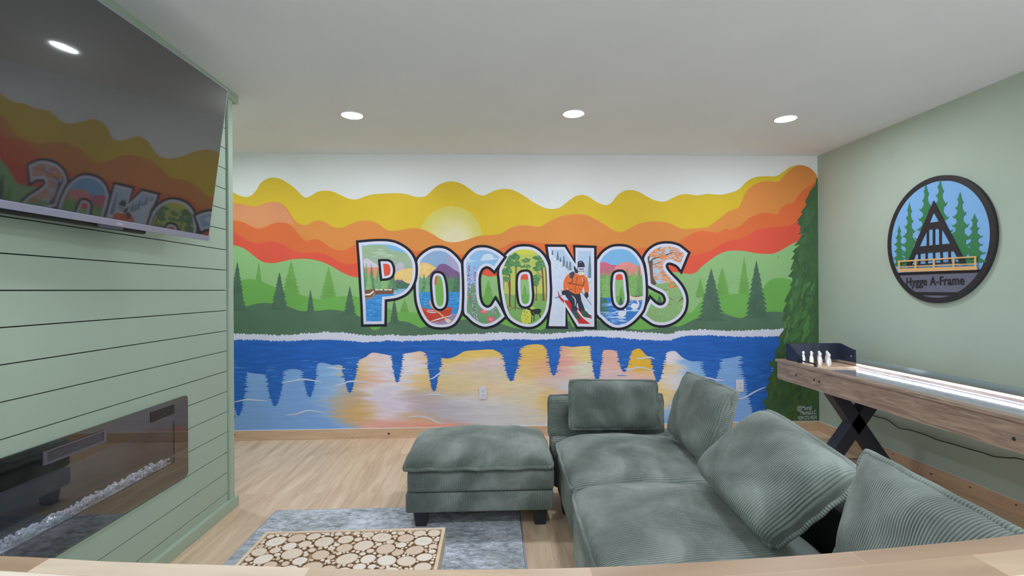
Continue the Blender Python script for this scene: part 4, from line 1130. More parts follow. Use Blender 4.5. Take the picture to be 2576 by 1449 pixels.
# bed of clear crystals
m, nt, b = nodes_of('clear_crystal')
b.inputs['Base Color'].default_value = (.90, .93, 1.0, 1); b.inputs['Roughness'].default_value = .08; b.inputs['IOR'].default_value = 1.6
b.inputs['Transmission Weight'].default_value = .1
b.inputs['Specular IOR Level'].default_value = .9
M_CRYS = m
r = random.Random(77)
bm = bmesh.new(); bmesh.ops.create_icosphere(bm, subdivisions=1, radius=1.0)
iv = [v.co.copy() for v in bm.verts]; ifc = [[v.index for v in f.verts] for f in bm.faces]; bm.free()
mb = MB()
for i in range(760):
    row = r.random()
    x = XL - .006 - .055 * row; y = r.uniform(WY0, WY1 - .004); z = WZ0 + .004 + r.random() * .020 * (1 - .3 * row)
    s_ = r.uniform(.006, .012); rot = Matrix.Rotation(r.uniform(0, 6), 3, Vector((r.uniform(-1, 1), r.uniform(-1, 1), r.uniform(-1, 1))).normalized())
    sq = (r.uniform(.6, 1), r.uniform(.7, 1.2), r.uniform(.6, 1))
    mb.add([Vector((x, y, z)) + (rot @ Vector((v.x * sq[0], v.y * sq[1], v.z * sq[2]))) * s_ for v in iv], ifc)
mb.box(XL - .07, XL - .002, WY0, WY1 - .002, WZ0 - .012, WZ0 + .003)
tag(mb.build('crystal_bed', M_CRYS, fp), 'clear glass crystals along the bottom of the fireplace', kind='stuff')
# air outlet grille and control display
gy0, gy1, gz0, gz1 = 1.858, 2.150, .723, .773
mb = MB().extrude(rrect(gy0, gy1, gz0, gz1, .003, x=XL + .0102), (.005, 0, 0), holes=[rrect(gy0 + .014, gy1 - .014, gz0 + .009, gz1 - .006, .002, x=XL + .0102)[::-1]])
for i in range(6):
    z = gz0 + .011 + i * .0055
    mb.prism((XL + .012, gy0 + .013, z), (XL + .012, gy1 - .013, z), .0028, .003, up=(1, 0, 0))
mb.build('air_grille', plain('satin_nickel', (120, 120, 134), .35, .7), fp)
MB().extrude(rrect(2.424, 2.600, .728, .776, .004, x=XL + .0101), (.0012, 0, 0)).build('control_display', plain('display_black', (10, 10, 16), .25), fp)
MB().cyl((XL + .0112, 2.53, .745), (XL + .0118, 2.53, .745), .003, 10).build('power_light', plain('red_led', (200, 40, 40), .4, emit=0), fp)

# ================================================================== ROUND A-FRAME SIGN (right wall)
XS = XR - .018
c6 = lambda p: tr(2200, 420, 4.026, p)
sign = thing('round_sign', 'round wooden wall sign with a black A-frame cabin and fir trees, reading Hygge A-Frame', 'sign', (XR, 3.33, 1.24))
M_SB = plain('black_stained_wood', (38, 34, 42), .55)
cyS, czS, ryS, rzS = 3.3265, 1.677, .4160, .438


def ov(a, x=XS, n=72, s=0): return [(x, cyS + (ryS - a) * math.cos(2 * math.pi * (k + s) / n), czS + (rzS - a) * math.sin(2 * math.pi * (k + s) / n)) for k in range(n)]


onS = lambda pts, x: [tuple(P(a, b, x=x)) for a, b in c6(pts)]
MB().extrude(ov(0, XS), (XR - XS - .0005, 0, 0)).build('backing_disc', M_SB, sign)
MB().extrude(ov(0, XS - .0045), (.0044, 0, 0), holes=[ov(.036, XS - .0045)[::-1]]).build('rim', M_SB, sign)


def seg(z0, z1, inset=.036, n=40, x=XS):
    ry, rz = ryS - inset, rzS - inset; pts = []
    for i in range(n + 1):
        z = z0 + (z1 - z0) * i / n; pts.append((x, cyS + ry * math.sqrt(max(0, 1 - ((z - czS) / rz) ** 2)), z))
    for i in range(n, -1, -1):
        z = z0 + (z1 - z0) * i / n; pts.append((x, cyS - ry * math.sqrt(max(0, 1 - ((z - czS) / rz) ** 2)), z))
    return pts


zsky = P(*c6([(640, 1056)])[0], x=XS).z; zg0 = P(*c6([(640, 1086)])[0], x=XS).z; zg1 = P(*c6([(600, 1268)])[0], x=XS).z; zg2 = P(*c6([(600, 1302)])[0], x=XS).z
M_SKY = plain('sky_blue_panel', (116, 164, 214), .5, k=1.25)
M_GREYP = plain('grey_panel', (96, 96, 116), .5, k=1.25)
MB().extrude(seg(zsky, czS + rzS - .0365, x=XS - .002), (.0019, 0, 0)).build('sky_panel', M_SKY, sign)
MB().extrude(seg(zg1, zg0, x=XS - .002), (.0019, 0, 0)).build('name_panel', M_GREYP, sign)
MB().extrude(seg(czS - rzS + .0365, zg2, x=XS - .002), (.0019, 0, 0)).build('lower_panel', M_GREYP, sign)
M_FIRG = plain('cut_out_fir_green', (48, 116, 74), .5, k=1.2)
XT = XS - .004
for cx, t_, b_, hw, n in ((247, 595, 1002, 72, 8), (352, 362, 985, 104, 10), (519, 170, 940, 124, 11), (664, 135, 940, 150, 12), (864, 258, 975, 150, 11), (1010, 478, 962, 118, 9)):
    rr_ = random.Random(cx); Lp, Rp = [], []
    for sd, o_ in ((-1, Lp), (1, Rp)):
        o_.append((cx, t_)); h_ = b_ - t_; n = max(6, n - 3)
        for i in range(1, n + 1):
            q_ = i / n; w_ = hw * 1.15 * q_ ** .85 * rr_.uniform(.85, 1.12); y_ = t_ + h_ * q_ ** 1.05
            o_ += [(cx + sd * w_ * .34, y_ - h_ / n * .52), (cx + sd * w_ * .78, y_ - h_ / n * .10), (cx + sd * w_, y_ - h_ / n * rr_.uniform(.12, .3)), (cx + sd * w_ * .80, y_ + h_ / n * .04)]
            if i < n: o_.append((cx + sd * w_ * .52, y_ + h_ / n * .10))
    pts = Lp + Rp[::-1][:-1]; XT -= .0003
    MB().extrude(onS(pts, XT), (.0030, 0, 0)).build('fir_cutout', M_FIRG, sign)
XC_ = XS - .012
tri = [(595, 342), (925, 980), (870, 990), (862, 968), (380, 1000), (318, 1004)]
holes = [[(595, 455), (650, 552), (552, 566)], [(527, 640), (527, 798), (450, 806)], [(546, 634), (588, 630), (588, 792), (546, 796)], [(608, 628), (652, 624), (654, 786), (609, 790)], [(676, 620), (764, 776), (676, 784)],
         [(412, 884), (440, 880), (440, 985), (370, 990)], [(460, 878), (515, 872), (515, 980), (460, 984)], [(533, 870), (590, 866), (592, 974), (534, 978)], [(608, 866), (664, 860), (668, 968), (610, 972)], [(684, 860), (744, 854), (748, 962), (688, 966)], [(766, 854), (804, 850), (862, 958), (768, 962)]]
MB().extrude(onS(tri, XC_), (.0048, 0, 0), holes=[onS(h, XC_)[::-1] for h in holes]).build('cabin_cutout', M_SB, sign)
MB().extrude(onS([(595, 430), (860, 975), (380, 996)], XC_ + .0049), (.0005, 0, 0)).build('window_panel', M_SKY, sign)
M_TAN = plain('pale_deck_wood', (208, 164, 112), .5, k=1.2)
mb = MB()
for q in ([(232, 950), (1027, 902), (1027, 916), (232, 965)], [(238, 1030), (1030, 1004), (1035, 1042), (240, 1066)], [(240, 1008), (1020, 975), (1020, 985), (240, 1018)]): mb.extrude(onS(q, XC_ - .005), (.0048, 0, 0))
for a, y0_, y1_ in ((238, 955, 1040), (405, 945, 1030), (590, 935, 1022), (788, 922, 1012), (1008, 908, 1008)): mb.extrude(onS([(a, y0_), (a + 16, y0_), (a + 16, y1_), (a, y1_)], XC_ - .0052), (.005, 0, 0))
mb.build('deck_railing', M_TAN, sign)
a_ = Vector(onS([(318, 1204)], XS - .004)[0]); b_ = Vector(onS([(918, 1190)], XS - .004)[0])
top_ = Vector(onS([(318, 1122)], XS - .004)[0])
du = (b_ - a_)
text_mesh('lettering', 'Hygge A-Frame', 1.0, M_SB, sign, lambda u, v, w: tuple(a_ + du * (u / 6.62) + Vector((0, 0, 1)) * (v * (top_.z - a_.z) / .70) + Vector((-w * .02, 0, 0))), 1.0, .016, .05, 1.04)

# ================================================================== OUTLETS
M_OUT = plain('white_outlet_plastic', (206, 206, 220), .35, k=1.2)
M_SLOT = plain('outlet_slot', (70, 70, 84), .6)


def outlet(cx, cy, label):
    c = P(cx, cy, y=YW); t = thing('wall_outlet', label, 'outlet', (c.x, YW - .004, c.z - .058), 'white wall outlets')
    add_bevel(MB().box(c.x - .036, c.x + .036, YW - .0105, YW - .0048, c.z - .058, c.z + .058).build('cover_plate', M_OUT, t), .003)
    for dz in (-.0205, .0205):
        f = MB().box(c.x - .017, c.x + .017, YW - .0125, YW - .0106, c.z + dz - .014, c.z + dz + .014).build('socket', M_OUT, t); add_bevel(f, .002)
        m_ = MB()
        for sx in (-.0065, .0065): m_.box(c.x + sx - .0015, c.x + sx + .0015, YW - .0131, YW - .0126, c.z + dz + .0, c.z + dz + .008)
        m_.cyl((c.x, YW - .0126, c.z + dz - .006), (c.x, YW - .0131, c.z + dz - .006), .0025, 10)
        m_.build('socket_slots', M_SLOT, f)


outlet(1215, 988, 'white wall outlet on the mural directly above the ottoman')
outlet(1860, 970, 'white wall outlet on the mural right of the tall sofa cushion')

# ================================================================== RUG AND COFFEE TABLE
def rug_material():
    m, nt, b = nodes_of('distressed_blue_grey_rug')
    a = noise(nt, 2.2, 3, dist=.6); f = noise(nt, 13, 12, (1, 2.0, 1), dist=.25, rough=.82)
    g2 = noise(nt, 90, 4, (.5, 1.6, 1), rough=.8)
    x = math_n(nt, 'ADD', math_n(nt, 'MULTIPLY', f, .62), math_n(nt, 'ADD', math_n(nt, 'MULTIPLY', g2, .26), math_n(nt, 'MULTIPLY', a, .24)))
    col = ramp(nt, x, [(.44, alb((84, 92, 94), 1.5)), (.51, alb((126, 131, 138), 1.5)), (.56, alb((160, 162, 172), 1.4)), (.62, alb((192, 194, 206), 1.4))])
    warm = noise(nt, 3.1, 2)
    col = mixc(nt, ramp(nt, warm, [(.5, (0, 0, 0)), (.68, (.35, .35, .35))]), col, alb((120, 128, 122), 1.4))
    nt.links.new(col, b.inputs['Base Color']); b.inputs['Roughness'].default_value = .95; b.inputs['Specular IOR Level'].default_value = .1
    bump(nt, b, g2, .5, .002)
    return m


RX0, RX1, RY0, RY1 = -1.337, .153, .85, 3.10
rug = thing('area_rug', 'distressed blue-grey area rug on the plank floor under the coffee table', 'rug', ((RX0 + RX1) / 2, (RY0 + RY1) / 2, 0))
MB().box(RX0 + .006, RX1 - .006, RY0 + .006, RY1 - .006, 0, .007).build('woven_field', rug_material(), rug)
mb = MB(); zr = .0036
for a, b_ in (((RX0, RY0), (RX1, RY0)), ((RX1, RY0), (RX1, RY1)), ((RX1, RY1), (RX0, RY1)), ((RX0, RY1), (RX0, RY0))): mb.tube([(a[0], a[1], zr), (b_[0], b_[1], zr)], .0035, 8)
mb.build('bound_edge', plain('pale_binding', (172, 178, 200), .9, k=1.2), rug)

TX0, TX1, TY0, TY1, TZ = -.902, -.196, 1.40, 1.998, .40
ct = thing('coffee_table', 'low square coffee table with a top inlaid with pale round wood slices', 'coffee table', ((TX0 + TX1) / 2, (TY0 + TY1) / 2, .007))
M_PALE = wood('pale_birch', [(.3, (196, 170, 146)), (.7, (216, 194, 170))], 4, (2, 2, 14), .45, .5)
mb = MB(); w_ = .013
for q in ((TX0, TX1, TY0, TY0 + w_), (TX0, TX1, TY1 - w_, TY1), (TX0, TX0 + w_, TY0 + w_, TY1 - w_), (TX1 - w_, TX1, TY0 + w_, TY1 - w_)): mb.box(*q, .33, TZ)
add_bevel(mb.build('top_frame', M_PALE, ct), .002)
MB().box(TX0 + w_, TX1 - w_, TY0 + w_, TY1 - w_, .33, TZ - .012).build('resin_bed', plain('brown_resin', (186, 156, 128), .6), ct)
mb = MB()
mb.box(TX0 + .03, TX1 - .03, TY0 + .03, TY1 - .03, .06, .33)
mb.build('box_base', M_PALE, ct)
for x in (TX0 + .07, TX1 - .07):
    for y in (TY0 + .07, TY1 - .07): MB().box(x - .025, x + .025, y - .025, y + .025, .007, .06).build('foot', M_PALE, ct)
r = random.Random(5); discs = []
for rad, tries in ((.034, 260), (.029, 400), (.025, 900), (.022, 2200), (.016, 6000), (.0115, 12000), (.008, 22000), (.0055, 30000)):
    for _ in range(tries):
        rr = rad * r.uniform(.88, 1.1); x, y = r.uniform(TX0 + w_ + rr, TX1 - w_ - rr), r.uniform(TY0 + w_ + rr, TY1 - w_ - rr)
        if all((x - a) ** 2 + (y - b_) ** 2 > (rr + c_ + .0006) ** 2 for a, b_, c_ in discs): discs.append((x, y, rr))
mats = [plain('slice_face_pale', (222, 210, 200), .4, k=1.25), plain('slice_face_cream', (212, 194, 180), .4, k=1.2), plain('slice_face_tan', (204, 180, 162), .4, k=1.2), plain('slice_ring', (196, 168, 142), .5, k=1.15), plain('slice_bark', (158, 124, 94), .7)]
mb = MB()
for x, y, rr in discs:
    n = 20 if rr > .02 else 12; ph = r.uniform(0, 6); ec = r.uniform(.0, .09); mt_ = r.choice([0, 0, 1, 1, 2]); ht = TZ - .003 + r.uniform(0, .003)
    loops = [(1.0, -.012), (1.0, -.0015), (.93, -.0003), (.30, 0), (.24, 0)] if rr > .02 else [(1, -.012), (1.0, -.0015), (.9, 0)]
    vs = [(x + q * rr * (1 + ec * math.cos(2 * (t + ph))) * math.cos(t), y + q * rr * (1 + ec * math.cos(2 * (t + ph))) * math.sin(t), ht + h) for q, h in loops for t in (2 * math.pi * k / n for k in range(n))]
    fs, ms = [], []
    mm = [4, 3, mt_, 3 if r.random() < .5 else mt_]
    for i in range(len(loops) - 1):
        for k in range(n): fs.append((i * n + k, i * n + (k + 1) % n, (i + 1) * n + (k + 1) % n, (i + 1) * n + k)); ms.append(mm[i])
    fs.append([(len(loops) - 1) * n + k for k in range(n)]); ms.append(mt_)
    mb.add(vs, fs, ms)
tag(mb.build('wood_slice_inlay', mats, ct), 'many pale round branch slices packed side by side')

# ================================================================== BAR TOP (foreground)
def block_material():
    m, nt, b = nodes_of('butcher_block')
    uv = nt.nodes.new('ShaderNodeUVMap')
    br = nt.nodes.new('ShaderNodeTexBrick'); br.offset = .43; br.offset_frequency = 2; br.squash = 1.0
    for k, v in (('Scale', 1.0), ('Mortar Size', .0004), ('Mortar Smooth', .1), ('Brick Width', .30), ('Row Height', .040), ('Bias', 0.0)): br.inputs[k].default_value = v
    br.inputs['Color1'].default_value = (0, 0, 0, 1); br.inputs['Color2'].default_value = (1, 1, 1, 1); br.inputs['Mortar'].default_value = (.3, .3, .3, 1)
    nt.links.new(uv.outputs['UV'], br.inputs['Vector'])
    sc1 = nt.nodes.new('ShaderNodeVectorMath'); sc1.operation = 'SCALE'; sc1.inputs['Scale'].default_value = 5
    nt.links.new(br.outputs['Color'], sc1.inputs[0])
    ad = nt.nodes.new('ShaderNodeVectorMath'); ad.operation = 'ADD'; nt.links.new(uv.outputs['UV'], ad.inputs[0]); nt.links.new(sc1.outputs[0], ad.inputs[1])
    mp = nt.nodes.new('ShaderNodeMapping'); mp.inputs['Scale'].default_value = (4, 26, 1); nt.links.new(ad.outputs[0], mp.inputs[0])
    n = nt.nodes.new('ShaderNodeTexNoise'); n.inputs['Scale'].default_value = 1; n.inputs['Detail'].default_value = 6; n.inputs['Distortion'].default_value = .8
    nt.links.new(mp.outputs[0], n.inputs['Vector'])
    tone = ramp(nt, br.outputs['Color'], [(0, alb((146, 118, 96), 1.0)), (.3, alb((184, 160, 136), 1.0)), (.6, alb((204, 188, 172), 1.0)), (1, alb((216, 204, 192), 1.0))])
    gr = ramp(nt, n.outputs['Fac'], [(.3, (.84, .82, .80)), (.7, (1.06, 1.06, 1.06))])
    col = mixc(nt, 1.0, tone, gr, 'MULTIPLY')
    nt.links.new(mixc(nt, br.outputs['Fac'], col, alb((160, 130, 104))), b.inputs['Base Color']); b.inputs['Roughness'].default_value = .4
    return m


edge = [(-1.35, .655), (-.9, .625), (-.569, .594), (-.421, .574), (-.283, .560), (-.105, .543), (.11, .537), (.339, .549), (.492, .564), (.648, .584), (.95, .632), (1.4, .71)]
ec_ = smooth_curve(edge, 8)
bar = thing('bar_top', 'pale butcher-block bar top with a gently bowed edge across the foreground', 'bar top', (0, .4, 1.019))
rows = [(.0, .0), (.0, .022), (.003, .028), (.008, .031), (.03, .031), (.08, .031), (.14, .031), (.22, .031), (.42, .031), (.42, 0)]
vs, uvs = [], []
for x, y in ec_:
    for d_, h in rows: vs.append((x, y - d_, 1.019 + h)); uvs.append((x + .07, d_ + .004 if h > 0.001 else 0))
n = len(rows); fs = [(i * n + k, (i + 1) * n + k, (i + 1) * n + k + 1, i * n + k + 1) for i in range(len(ec_) - 1) for k in range(n - 1)]
fs += [((i + 1) * n, i * n, i * n + n - 1, (i + 1) * n + n - 1) for i in range(len(ec_) - 1)]
fs += [list(range(n)), [(len(ec_) - 1) * n + k for k in range(n)][::-1]]
MB().add(vs, fs, 0, uvs).build('block_slab', block_material(), bar)

# ================================================================== SOFA
M_CORD = corduroy('sage_corduroy')


def cushion(name, c00, c10, c11, c01, nrm, Tf, Tb, parent=None, wales='u', p=3.0, q=.45, pinch=.03, nu=56, nv=44, mat=None, wob=.006, seed=1, sag=0.0, rc=0.03):
    """stuffed cushion between four seam corners; Tf/Tb = how far it bulges to the front and back of the seam"""
    c00, c10, c11, c01 = map(Vector, (c00, c10, c11, c01)); nrm = Vector(nrm).normalized()
    lu = ((c10 - c00).length + (c11 - c01).length) / 2; lv = ((c01 - c00).length + (c11 - c10).length) / 2
    rn = random.Random(seed); ph = [rn.uniform(0, 6) for _ in range(6)]

    def pos(s, t, h):
        s2 = s * (1 - pinch * (1 - t * t)); t2 = t * (1 - pinch * (1 - s * s))
        s2 *= 1 - rc * abs(t) ** 6; t2 *= 1 - rc * abs(s) ** 6
        a, b = (s2 + 1) / 2, (t2 + 1) / 2
        return (c00 * (1 - a) + c10 * a) * (1 - b) + (c01 * (1 - a) + c11 * a) * b + nrm * h

    mb = MB()
    for T, sg in ((Tf, 1), (Tb, -1)):
        vs, uvs = [], []
        for j in range(nv + 1):
            t = math.sin(math.pi / 2 * (2 * j / nv - 1))
            for i in range(nu + 1):
                s = math.sin(math.pi / 2 * (2 * i / nu - 1))
                e = max(0, (1 - abs(s) ** p)) ** q * max(0, (1 - abs(t) ** p)) ** q
                w = wob * (math.sin(3.1 * s + ph[0] + 1.3 * t) + .6 * math.sin(5.3 * t + ph[1] - 2 * s) + .4 * math.sin(9 * s + 7 * t + ph[2])) * min(1, e * 1.5)
                vs.append(pos(s, t, sg * (T * e) + w - sag * (1 - s * s) * (1 - t * t)))
                k = s if wales == 'u' else t; L_ = lu if wales == 'u' else lv
                uvs.append((k * L_ / 2 + 3, 0))
        W = nu + 1
        fs = [(j * W + i, j * W + i + 1, (j + 1) * W + i + 1, (j + 1) * W + i) for j in range(nv) for i in range(nu)]
        if sg < 0: fs = [f[::-1] for f in fs]
        mb.add(vs, fs, 0, uvs, True)
    o = mb.build(name, mat or M_CORD, parent)
    # rolled flange round the seam
    pts = []
    for k in range(40): pts.append(pos(-1 + k / 20, -1, 0))
    for k in range(40): pts.append(pos(1, -1 + k / 20, 0))
    for k in range(40): pts.append(pos(1 - k / 20, 1, 0))
    for k in range(40): pts.append(pos(-1, 1 - k / 20, 0))
    pts = [p_ + nrm * (.003 * math.sin(i * .7 + ph[3])) for i, p_ in enumerate(pts)]
    MB().tube(pts, .0105, 10, closed=True).build('piped_seam', M_CORD, o)
    return o


def body(name, x0, x1, y0, y1, z0, z1, axis, parent, r=.02, bulge=0.0):
    k = 'xyz'.index(axis)
    return MB().rbox(x0, x1, y0, y1, z0, z1, r, 4, 0, lambda v: (v[k] + 5, 0), bulge).build(name, M_CORD, parent)


def leg(x, y, z0, z1, w0, w1, parent, mat):
    v = [(x + a * w / 2, y + b * w / 2, z) for z, w in ((z0, w0), (z1, w1)) for a, b in ((-1, -1), (1, -1), (1, 1), (-1, 1))]
    return add_bevel(MB().add(v, [(3, 2, 1, 0), (4, 5, 6, 7), (0, 1, 5, 4), (1, 2, 6, 5), (2, 3, 7, 6), (3, 0, 4, 7)]).build('leg', mat, parent), .003)


M_LEG = plain('black_plastic_leg', (40, 44, 50), .45)
SX0, SX1 = .352, 1.00        # sofa seat front edge, foot of the back cushions
sofa = thing('sectional_sofa', 'low green corduroy sectional sofa standing between the bar top and the mural', 'sofa', (.75, 1.9, 0))
for a, b, x0 in ((2.30, 3.06, .388), (1.50, 2.29, .360), (.69, 1.49, .345)):
    body('seat_base', x0, SX1 + .28, a, b, .10, .335, 'y', sofa, .025)
cushion('seat_cushion', (.360, 2.300, .400), (SX1 + .13, 2.300, .400), (SX1 + .13, 3.06, .400), (.380, 3.06, .400), (0, 0, 1), .088, .060, sofa, 'v', 4, .42, .004, seed=3)
cushion('seat_cushion', (.336, 1.50, .402), (SX1 + .13, 1.50, .402), (SX1 + .13, 2.286, .402), (.356, 2.286, .402), (0, 0, 1), .092, .060, sofa, 'v', 4, .42, .004, seed=4)
cushion('seat_cushion', (.330, .69, .400), (SX1 + .13, .69, .400), (SX1 + .13, 1.486, .400), (.336, 1.486, .400), (0, 0, 1), .088, .060, sofa, 'v', 4, .42, .004, seed=5)
add_bevel(MB().box(SX1 + .155, SX1 + .28, .70, 3.06, .336, .60).build('backrest', plain('backrest_shade_black', (26, 28, 30), .9), sofa), .02)  # black puts the shade of the gap behind the cushions into the colour
body('armrest', SX0 + .012, SX1 + .20, 3.085, 3.30, .10, .42, 'z', sofa, .04)
cushion('arm_cushion', (SX0 + .0, 3.19, .40), (SX1 + .1, 3.19, .40), (SX1 + .1, 3.20, .665), (SX0 + .0, 3.20, .665), (0, -1, 0), .075, .085, sofa, 'v', 4, .42, .01, seed=6)
for x in (SX0 + .09, SX1 + .18):
    for y in (.76, 1.42, 1.57, 2.22, 2.37, 3.0): leg(x, y, 0, .10, .06, .085, sofa, M_LEG)

GC = 'loose corduroy sofa cushions'
c = cushion('back_cushion', (1.005, 2.30, .505), (1.045, 2.95, .505), (1.10, 2.78, .875), (1.125, 2.245, .872), (-.93, 0, .36), .075, .085, None, 'u', 3.6, .48, .02, seed=11)
tag(c, 'upright corduroy back cushion nearest the mural, its top corner tipped up', 'cushion', GC)
c = cushion('back_cushion', (.862, 1.505, .535), (.932, 2.245, .525), (1.088, 1.930, .870), (1.140, 1.475, .775), (-.80, -.42, .46), .135, .06, None, 'u', 4.6, .42, .0, nu=72, seed=12, rc=.05)
tag(c, 'big slumped corduroy back cushion in the middle of the sofa', 'cushion', GC)
c = cushion('back_cushion', (.87, .82, .56), (1.035, 1.475, .53), (1.085, 1.415, .875), (.965, .78, .89), (-.95, .15, .3), .07, .08, None, 'u', 3.0, .5, .025, nu=90, seed=13)
tag(c, 'closest corduroy back cushion, cut off by the bar top, with a thick ribbed seam', 'cushion', GC)
c = cushion('lumbar_pillow', (.462, 3.03, .492), (1.02, 3.03, .488), (1.02, 3.075, .775), (.470, 3.075, .785), (0, -1, .12), .060, .055, None, 'u', 3.2, .5, .02, nu=50, nv=30, seed=14)
tag(c, 'small rectangular corduroy pillow leaning on the sofa arm in front of the mural', 'cushion', GC)

# ottoman
ot = thing('ottoman', 'green corduroy ottoman on black feet with one foot on the rug', 'ottoman', (-.08, 3.08, 0))
body('base', -.498, .335, 2.80, 3.36, .10, .213, 'x', ot, .012)
body('middle_layer', -.488, .340, 2.79, 3.37, .217, .338, 'x', ot, .02)
cushion('top_cushion', (-.512, 2.775, .352), (.338, 2.775, .352), (.338, 3.38, .352), (-.512, 3.38, .352), (0, 0, 1), .100, .012, ot, 'u', 6, .34, .006, seed=21)
for x in (-.418, .262):
    for y in (2.875, 3.29): leg(x, y, .0072 if x < .15 and y < 3.1 else 0, .10, .062, .085, ot, M_LEG)

# ================================================================== BOWLING GAME TABLE
M_OAK = wood('grey_brown_oak_laminate', [(.3, (112, 92, 84)), (.5, (146, 126, 114)), (.7, (168, 150, 136))], 4.0, (9, .8, 9), .5, 1.6)
GX0, GX1, GY0, GY1 = 2.40, 2.905, .55, P(1955, 905, x=2.40).y
zt = P(1955, 903, x=2.40).z
zb = zt - .165
game = thing('bowling_game_table', 'long oak-look tabletop bowling game on black crossed legs along the right wall', 'game table', ((GX0 + GX1) / 2, 2.3, 0))
mb = MB(); tk = .022; zl = zt - .035        # lane height
mb.box(GX0, GX0 + tk, GY0, GY1, zb, zt - .0205); mb.box(GX1 - tk, GX1, GY0, GY1, zb, zt - .0205)
mb.box(GX0 + tk, GX1 - tk, GY1 - tk, GY1, zb, zt - .0205); mb.box(GX0 + tk, GX1 - tk, GY0, GY0 + tk, zb, zt - .0205)
add_bevel(mb.build('apron', M_OAK, game), .0015)
mb = MB(); rw = .046
mb.box(GX0 - .012, GX0 + rw, GY0 - .012, GY1 + .012, zt - .020, zt); mb.box(GX1 - rw * .6, GX1 + .012, GY0 - .012, GY1 + .012, zt - .020, zt)
mb.box(GX0 + rw, GX1 - rw * .6, GY1 - .03, GY1 + .012, zt - .020, zt)
add_bevel(mb.build('top_rail', M_OAK, game), .002)
m, nt, b = nodes_of('glossy_pale_lane')
f = noise(nt, 5, 6, (14, 1, 1), dist=.8)
nt.links.new(ramp(nt, f, [(.3, alb((150, 146, 150), 1.1)), (.7, alb((186, 184, 190), 1.1))]), b.inputs['Base Color'])
b.inputs['Roughness'].default_value = .09; b.inputs['Coat Weight'].default_value = .6; b.inputs['Coat Roughness'].default_value = .05
MB().box(GX0 + tk + .001, GX1 - tk - .001, GY0 + tk + .001, GY1 - tk - .001, zl - .018, zl).build('lane', m, game)
M_LED = plain('led_strip_lit', (255, 255, 255), .5, emit=0); _b = M_LED.node_tree.nodes['Principled BSDF']
_b.inputs['Emission Color'].default_value = (.70, .84, 1.0, 1); _b.inputs['Emission Strength'].default_value = 32.0
MB().box(GX1 - rw * .6 - .004, GX1 - rw * .6 - .0005, GY0 + .03, 3.83, zt - .0165, zt - .0075).build('led_strip', M_LED, game)
MB().box(GX0 + rw + .0005, GX0 + rw + .004, 3.72, 4.05, zt - .0165, zt - .0075).build('led_strip', M_LED, game)
MB().box(GX1 - .013, GX1 - .003, GY0, 3.84, zt + .0005, zt + .040).build('side_guard', plain('smoked_acrylic_guard', (120, 132, 130), .12, k=1.1), game)
# hood round the pins
hz_far, hz_near = P(1989, 867, x=GX0 + .035).z, None
yh = GY1 - .065; yn = 3.86
mb = MB(); hx0, hx1 = GX0 + rw + .001, GX1 - .012
zf = P(2120, 863, y=yh).z
mb.box(hx0, hx1, yh, yh + .012, zt + .0005, zf)
for xx, s_, z1, y_n in ((hx0, 1, zt + .055, yn), (hx1 - .010, 1, zf - .035, yn)):
    pts = [(xx, yh - .0005, zt + .0005), (xx, y_n, zt + .0005), (xx, y_n, z1), (xx, y_n + .05, z1 + .008), (xx, yh - .03, zf), (xx, yh - .0005, zf)]
    mb.extrude(pts, (.010 * s_, 0, 0))
mb.build('pin_hood', plain('navy_black_hood', (44, 50, 70), .4), game)
hd = plain('steel_bolt_head', (170, 170, 176), .35, .8)
q1 = P(2141, 896, x=hx1 - .0105)
for q in (q1, P(2045, 887, y=yh - .001)):
    nrm_ = Vector((-1, 0, 0)) if q is q1 else Vector((0, -1, 0))
    MB().cyl(q, q + nrm_ * .004, .006, 14, r2=.004).build('bolt', hd, game)
# ball rest bar over the near rail
mb = MB(); ya, yb_ = P(2013, 898, x=GX0 + .05).y, P(2054, 910, x=GX0 + .05).y
mb.box(GX0 + .036, GX0 + .052, ya - .008, ya + .008, zt + .0005, zt + .030); mb.box(GX0 + .036, GX0 + .052, yb_ - .008, yb_ + .008, zt + .0005, zt + .030)
mb.cyl((GX0 + .044, ya, zt + .020), (GX0 + .044, yb_, zt + .020), .006, 12)
mb.build('handle_bar', M_BLACKP, game)
# pin deck boards
MB().box(GX0 + rw + .006, GX1 - rw * .6 - .012, 3.80, yh - .005, zl + .0005, zl + .012).build('pin_deck', wood('maple_pin_deck', [(.3, (196, 160, 130)), (.7, (214, 186, 158))], 5, (9, 1, 1), .35), game)
# bolts on the apron
for px, py in ((2003, 943), (2048, 956), (2061, 960), (2551, 1104)):
    q = P(px, py, x=GX0)
    MB().cyl((GX0 + .001, q.y, q.z), (GX0 - .005, q.y, q.z), .0095, 16, r2=.006).build('bolt', M_BLACKP, game)
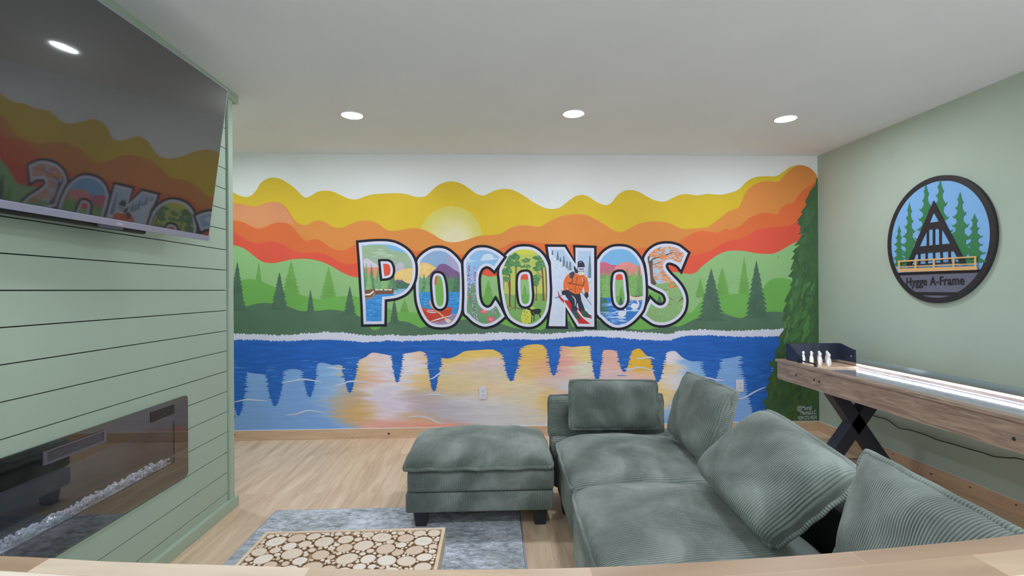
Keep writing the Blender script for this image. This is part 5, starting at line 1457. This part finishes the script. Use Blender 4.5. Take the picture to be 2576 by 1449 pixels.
# crossed legs
for yl in (3.50, 1.10):
    A0, A1 = Vector((2.462, yl, zb - .001)), Vector((2.85, yl, .02)); B0, B1 = Vector((2.765, yl, zb - .001)), Vector((2.345, yl, .02))
    for nm, a, b_ in (('crossed_leg', A0, A1), ('crossed_leg', B0, B1)):
        t_ = (b_ - a).normalized(); w_ = .092
        hw_ = w_ / 2 / abs(t_.z)
        zc0, zc1 = zb - .0005, 0.0
        pa = a + t_ * ((zc0 - a.z) / t_.z); pb_ = a + t_ * ((zc1 - a.z) / t_.z)
        dy = .049 if nm else 0
        y0_, y1_ = (yl - .046, yl + .046)
        v = [(p_.x + s_ * hw_, y_, p_.z) for p_ in (pa, pb_) for s_ in (-1, 1) for y_ in (y0_, y1_)]
        add_bevel(MB().add(v, [(0, 1, 3, 2), (4, 6, 7, 5), (0, 4, 5, 1), (2, 3, 7, 6), (0, 2, 6, 4), (1, 5, 7, 3)]).build(nm, M_BLACKM, game), .002)
    add_bevel(MB().box(2.40, 2.83, yl - .022, yl + .022, .03, .11).build('cross_bar', M_OAK, game), .002)
# power cord sagging behind the table
cord = [P(px, py, x=XR - .02) for px, py in ((2120, 1008), (2150, 1018), (2165, 1028), (2200, 1047), (2232, 1056), (2260, 1076), (2290, 1082), (2330, 1095), (2360, 1107), (2400, 1118), (2440, 1130), (2470, 1138), (2500, 1148), (2540, 1152), (2576, 1157))]
cord += [Vector((XR - .02, cord[-1].y - .4, cord[-1].z + .01)), Vector((XR - .06, 1.2, .50))]
cord = [Vector((GX1 - .03, cord[0].y + .1, zb - .02))] + cord
o = MB().tube(smooth_curve([tuple(p_) for p_ in cord], 6), .0033, 8).build('power_cord', M_BLACKP, None)
tag(o, 'thin black power cord sagging along the green wall behind the game table', 'cord')

# ten little pins
M_PIN = plain('white_pin', (226, 222, 222), .3, k=1.25)
M_PINR = plain('pin_neck_stripe', (190, 120, 110), .4)
prof = [(.0075, 0), (.0105, .004), (.0135, .018), (.0148, .034), (.0130, .052), (.0088, .066), (.0074, .0735), (.0078, .078), (.0096, .086), (.0094, .094), (.0070, .1005), (.0015, .103)]
bd = MB().lathe(prof, (0, 0, 0), 20, [0] * 6 + [1] + [0] * 4)
pin0 = bd.build('bowling_pin', [M_PIN, M_PINR], None, origin=(0, 0, 0))
cxp, yback, spc = (GX0 + GX1) / 2 + .005, yh - .045, .066
names = ['front tip of the rack', 'second row, left', 'second row, right', 'third row, left', 'third row, centre', 'third row, right', 'back row, far left', 'back row, inner left', 'back row, inner right', 'back row, far right']
k = 0
for row in range(4):
    for j in range(row + 1):
        o = pin0 if k == 0 else pin0.copy()
        if k: COL.objects.link(o)
        o.location = (cxp + (j - row / 2) * spc, yback - (3 - row) * spc * .866, zl + .0122)
        tag(o, 'white mini bowling pin on the game table, ' + names[k], 'bowling pin', 'mini bowling pins in the rack')
        k += 1
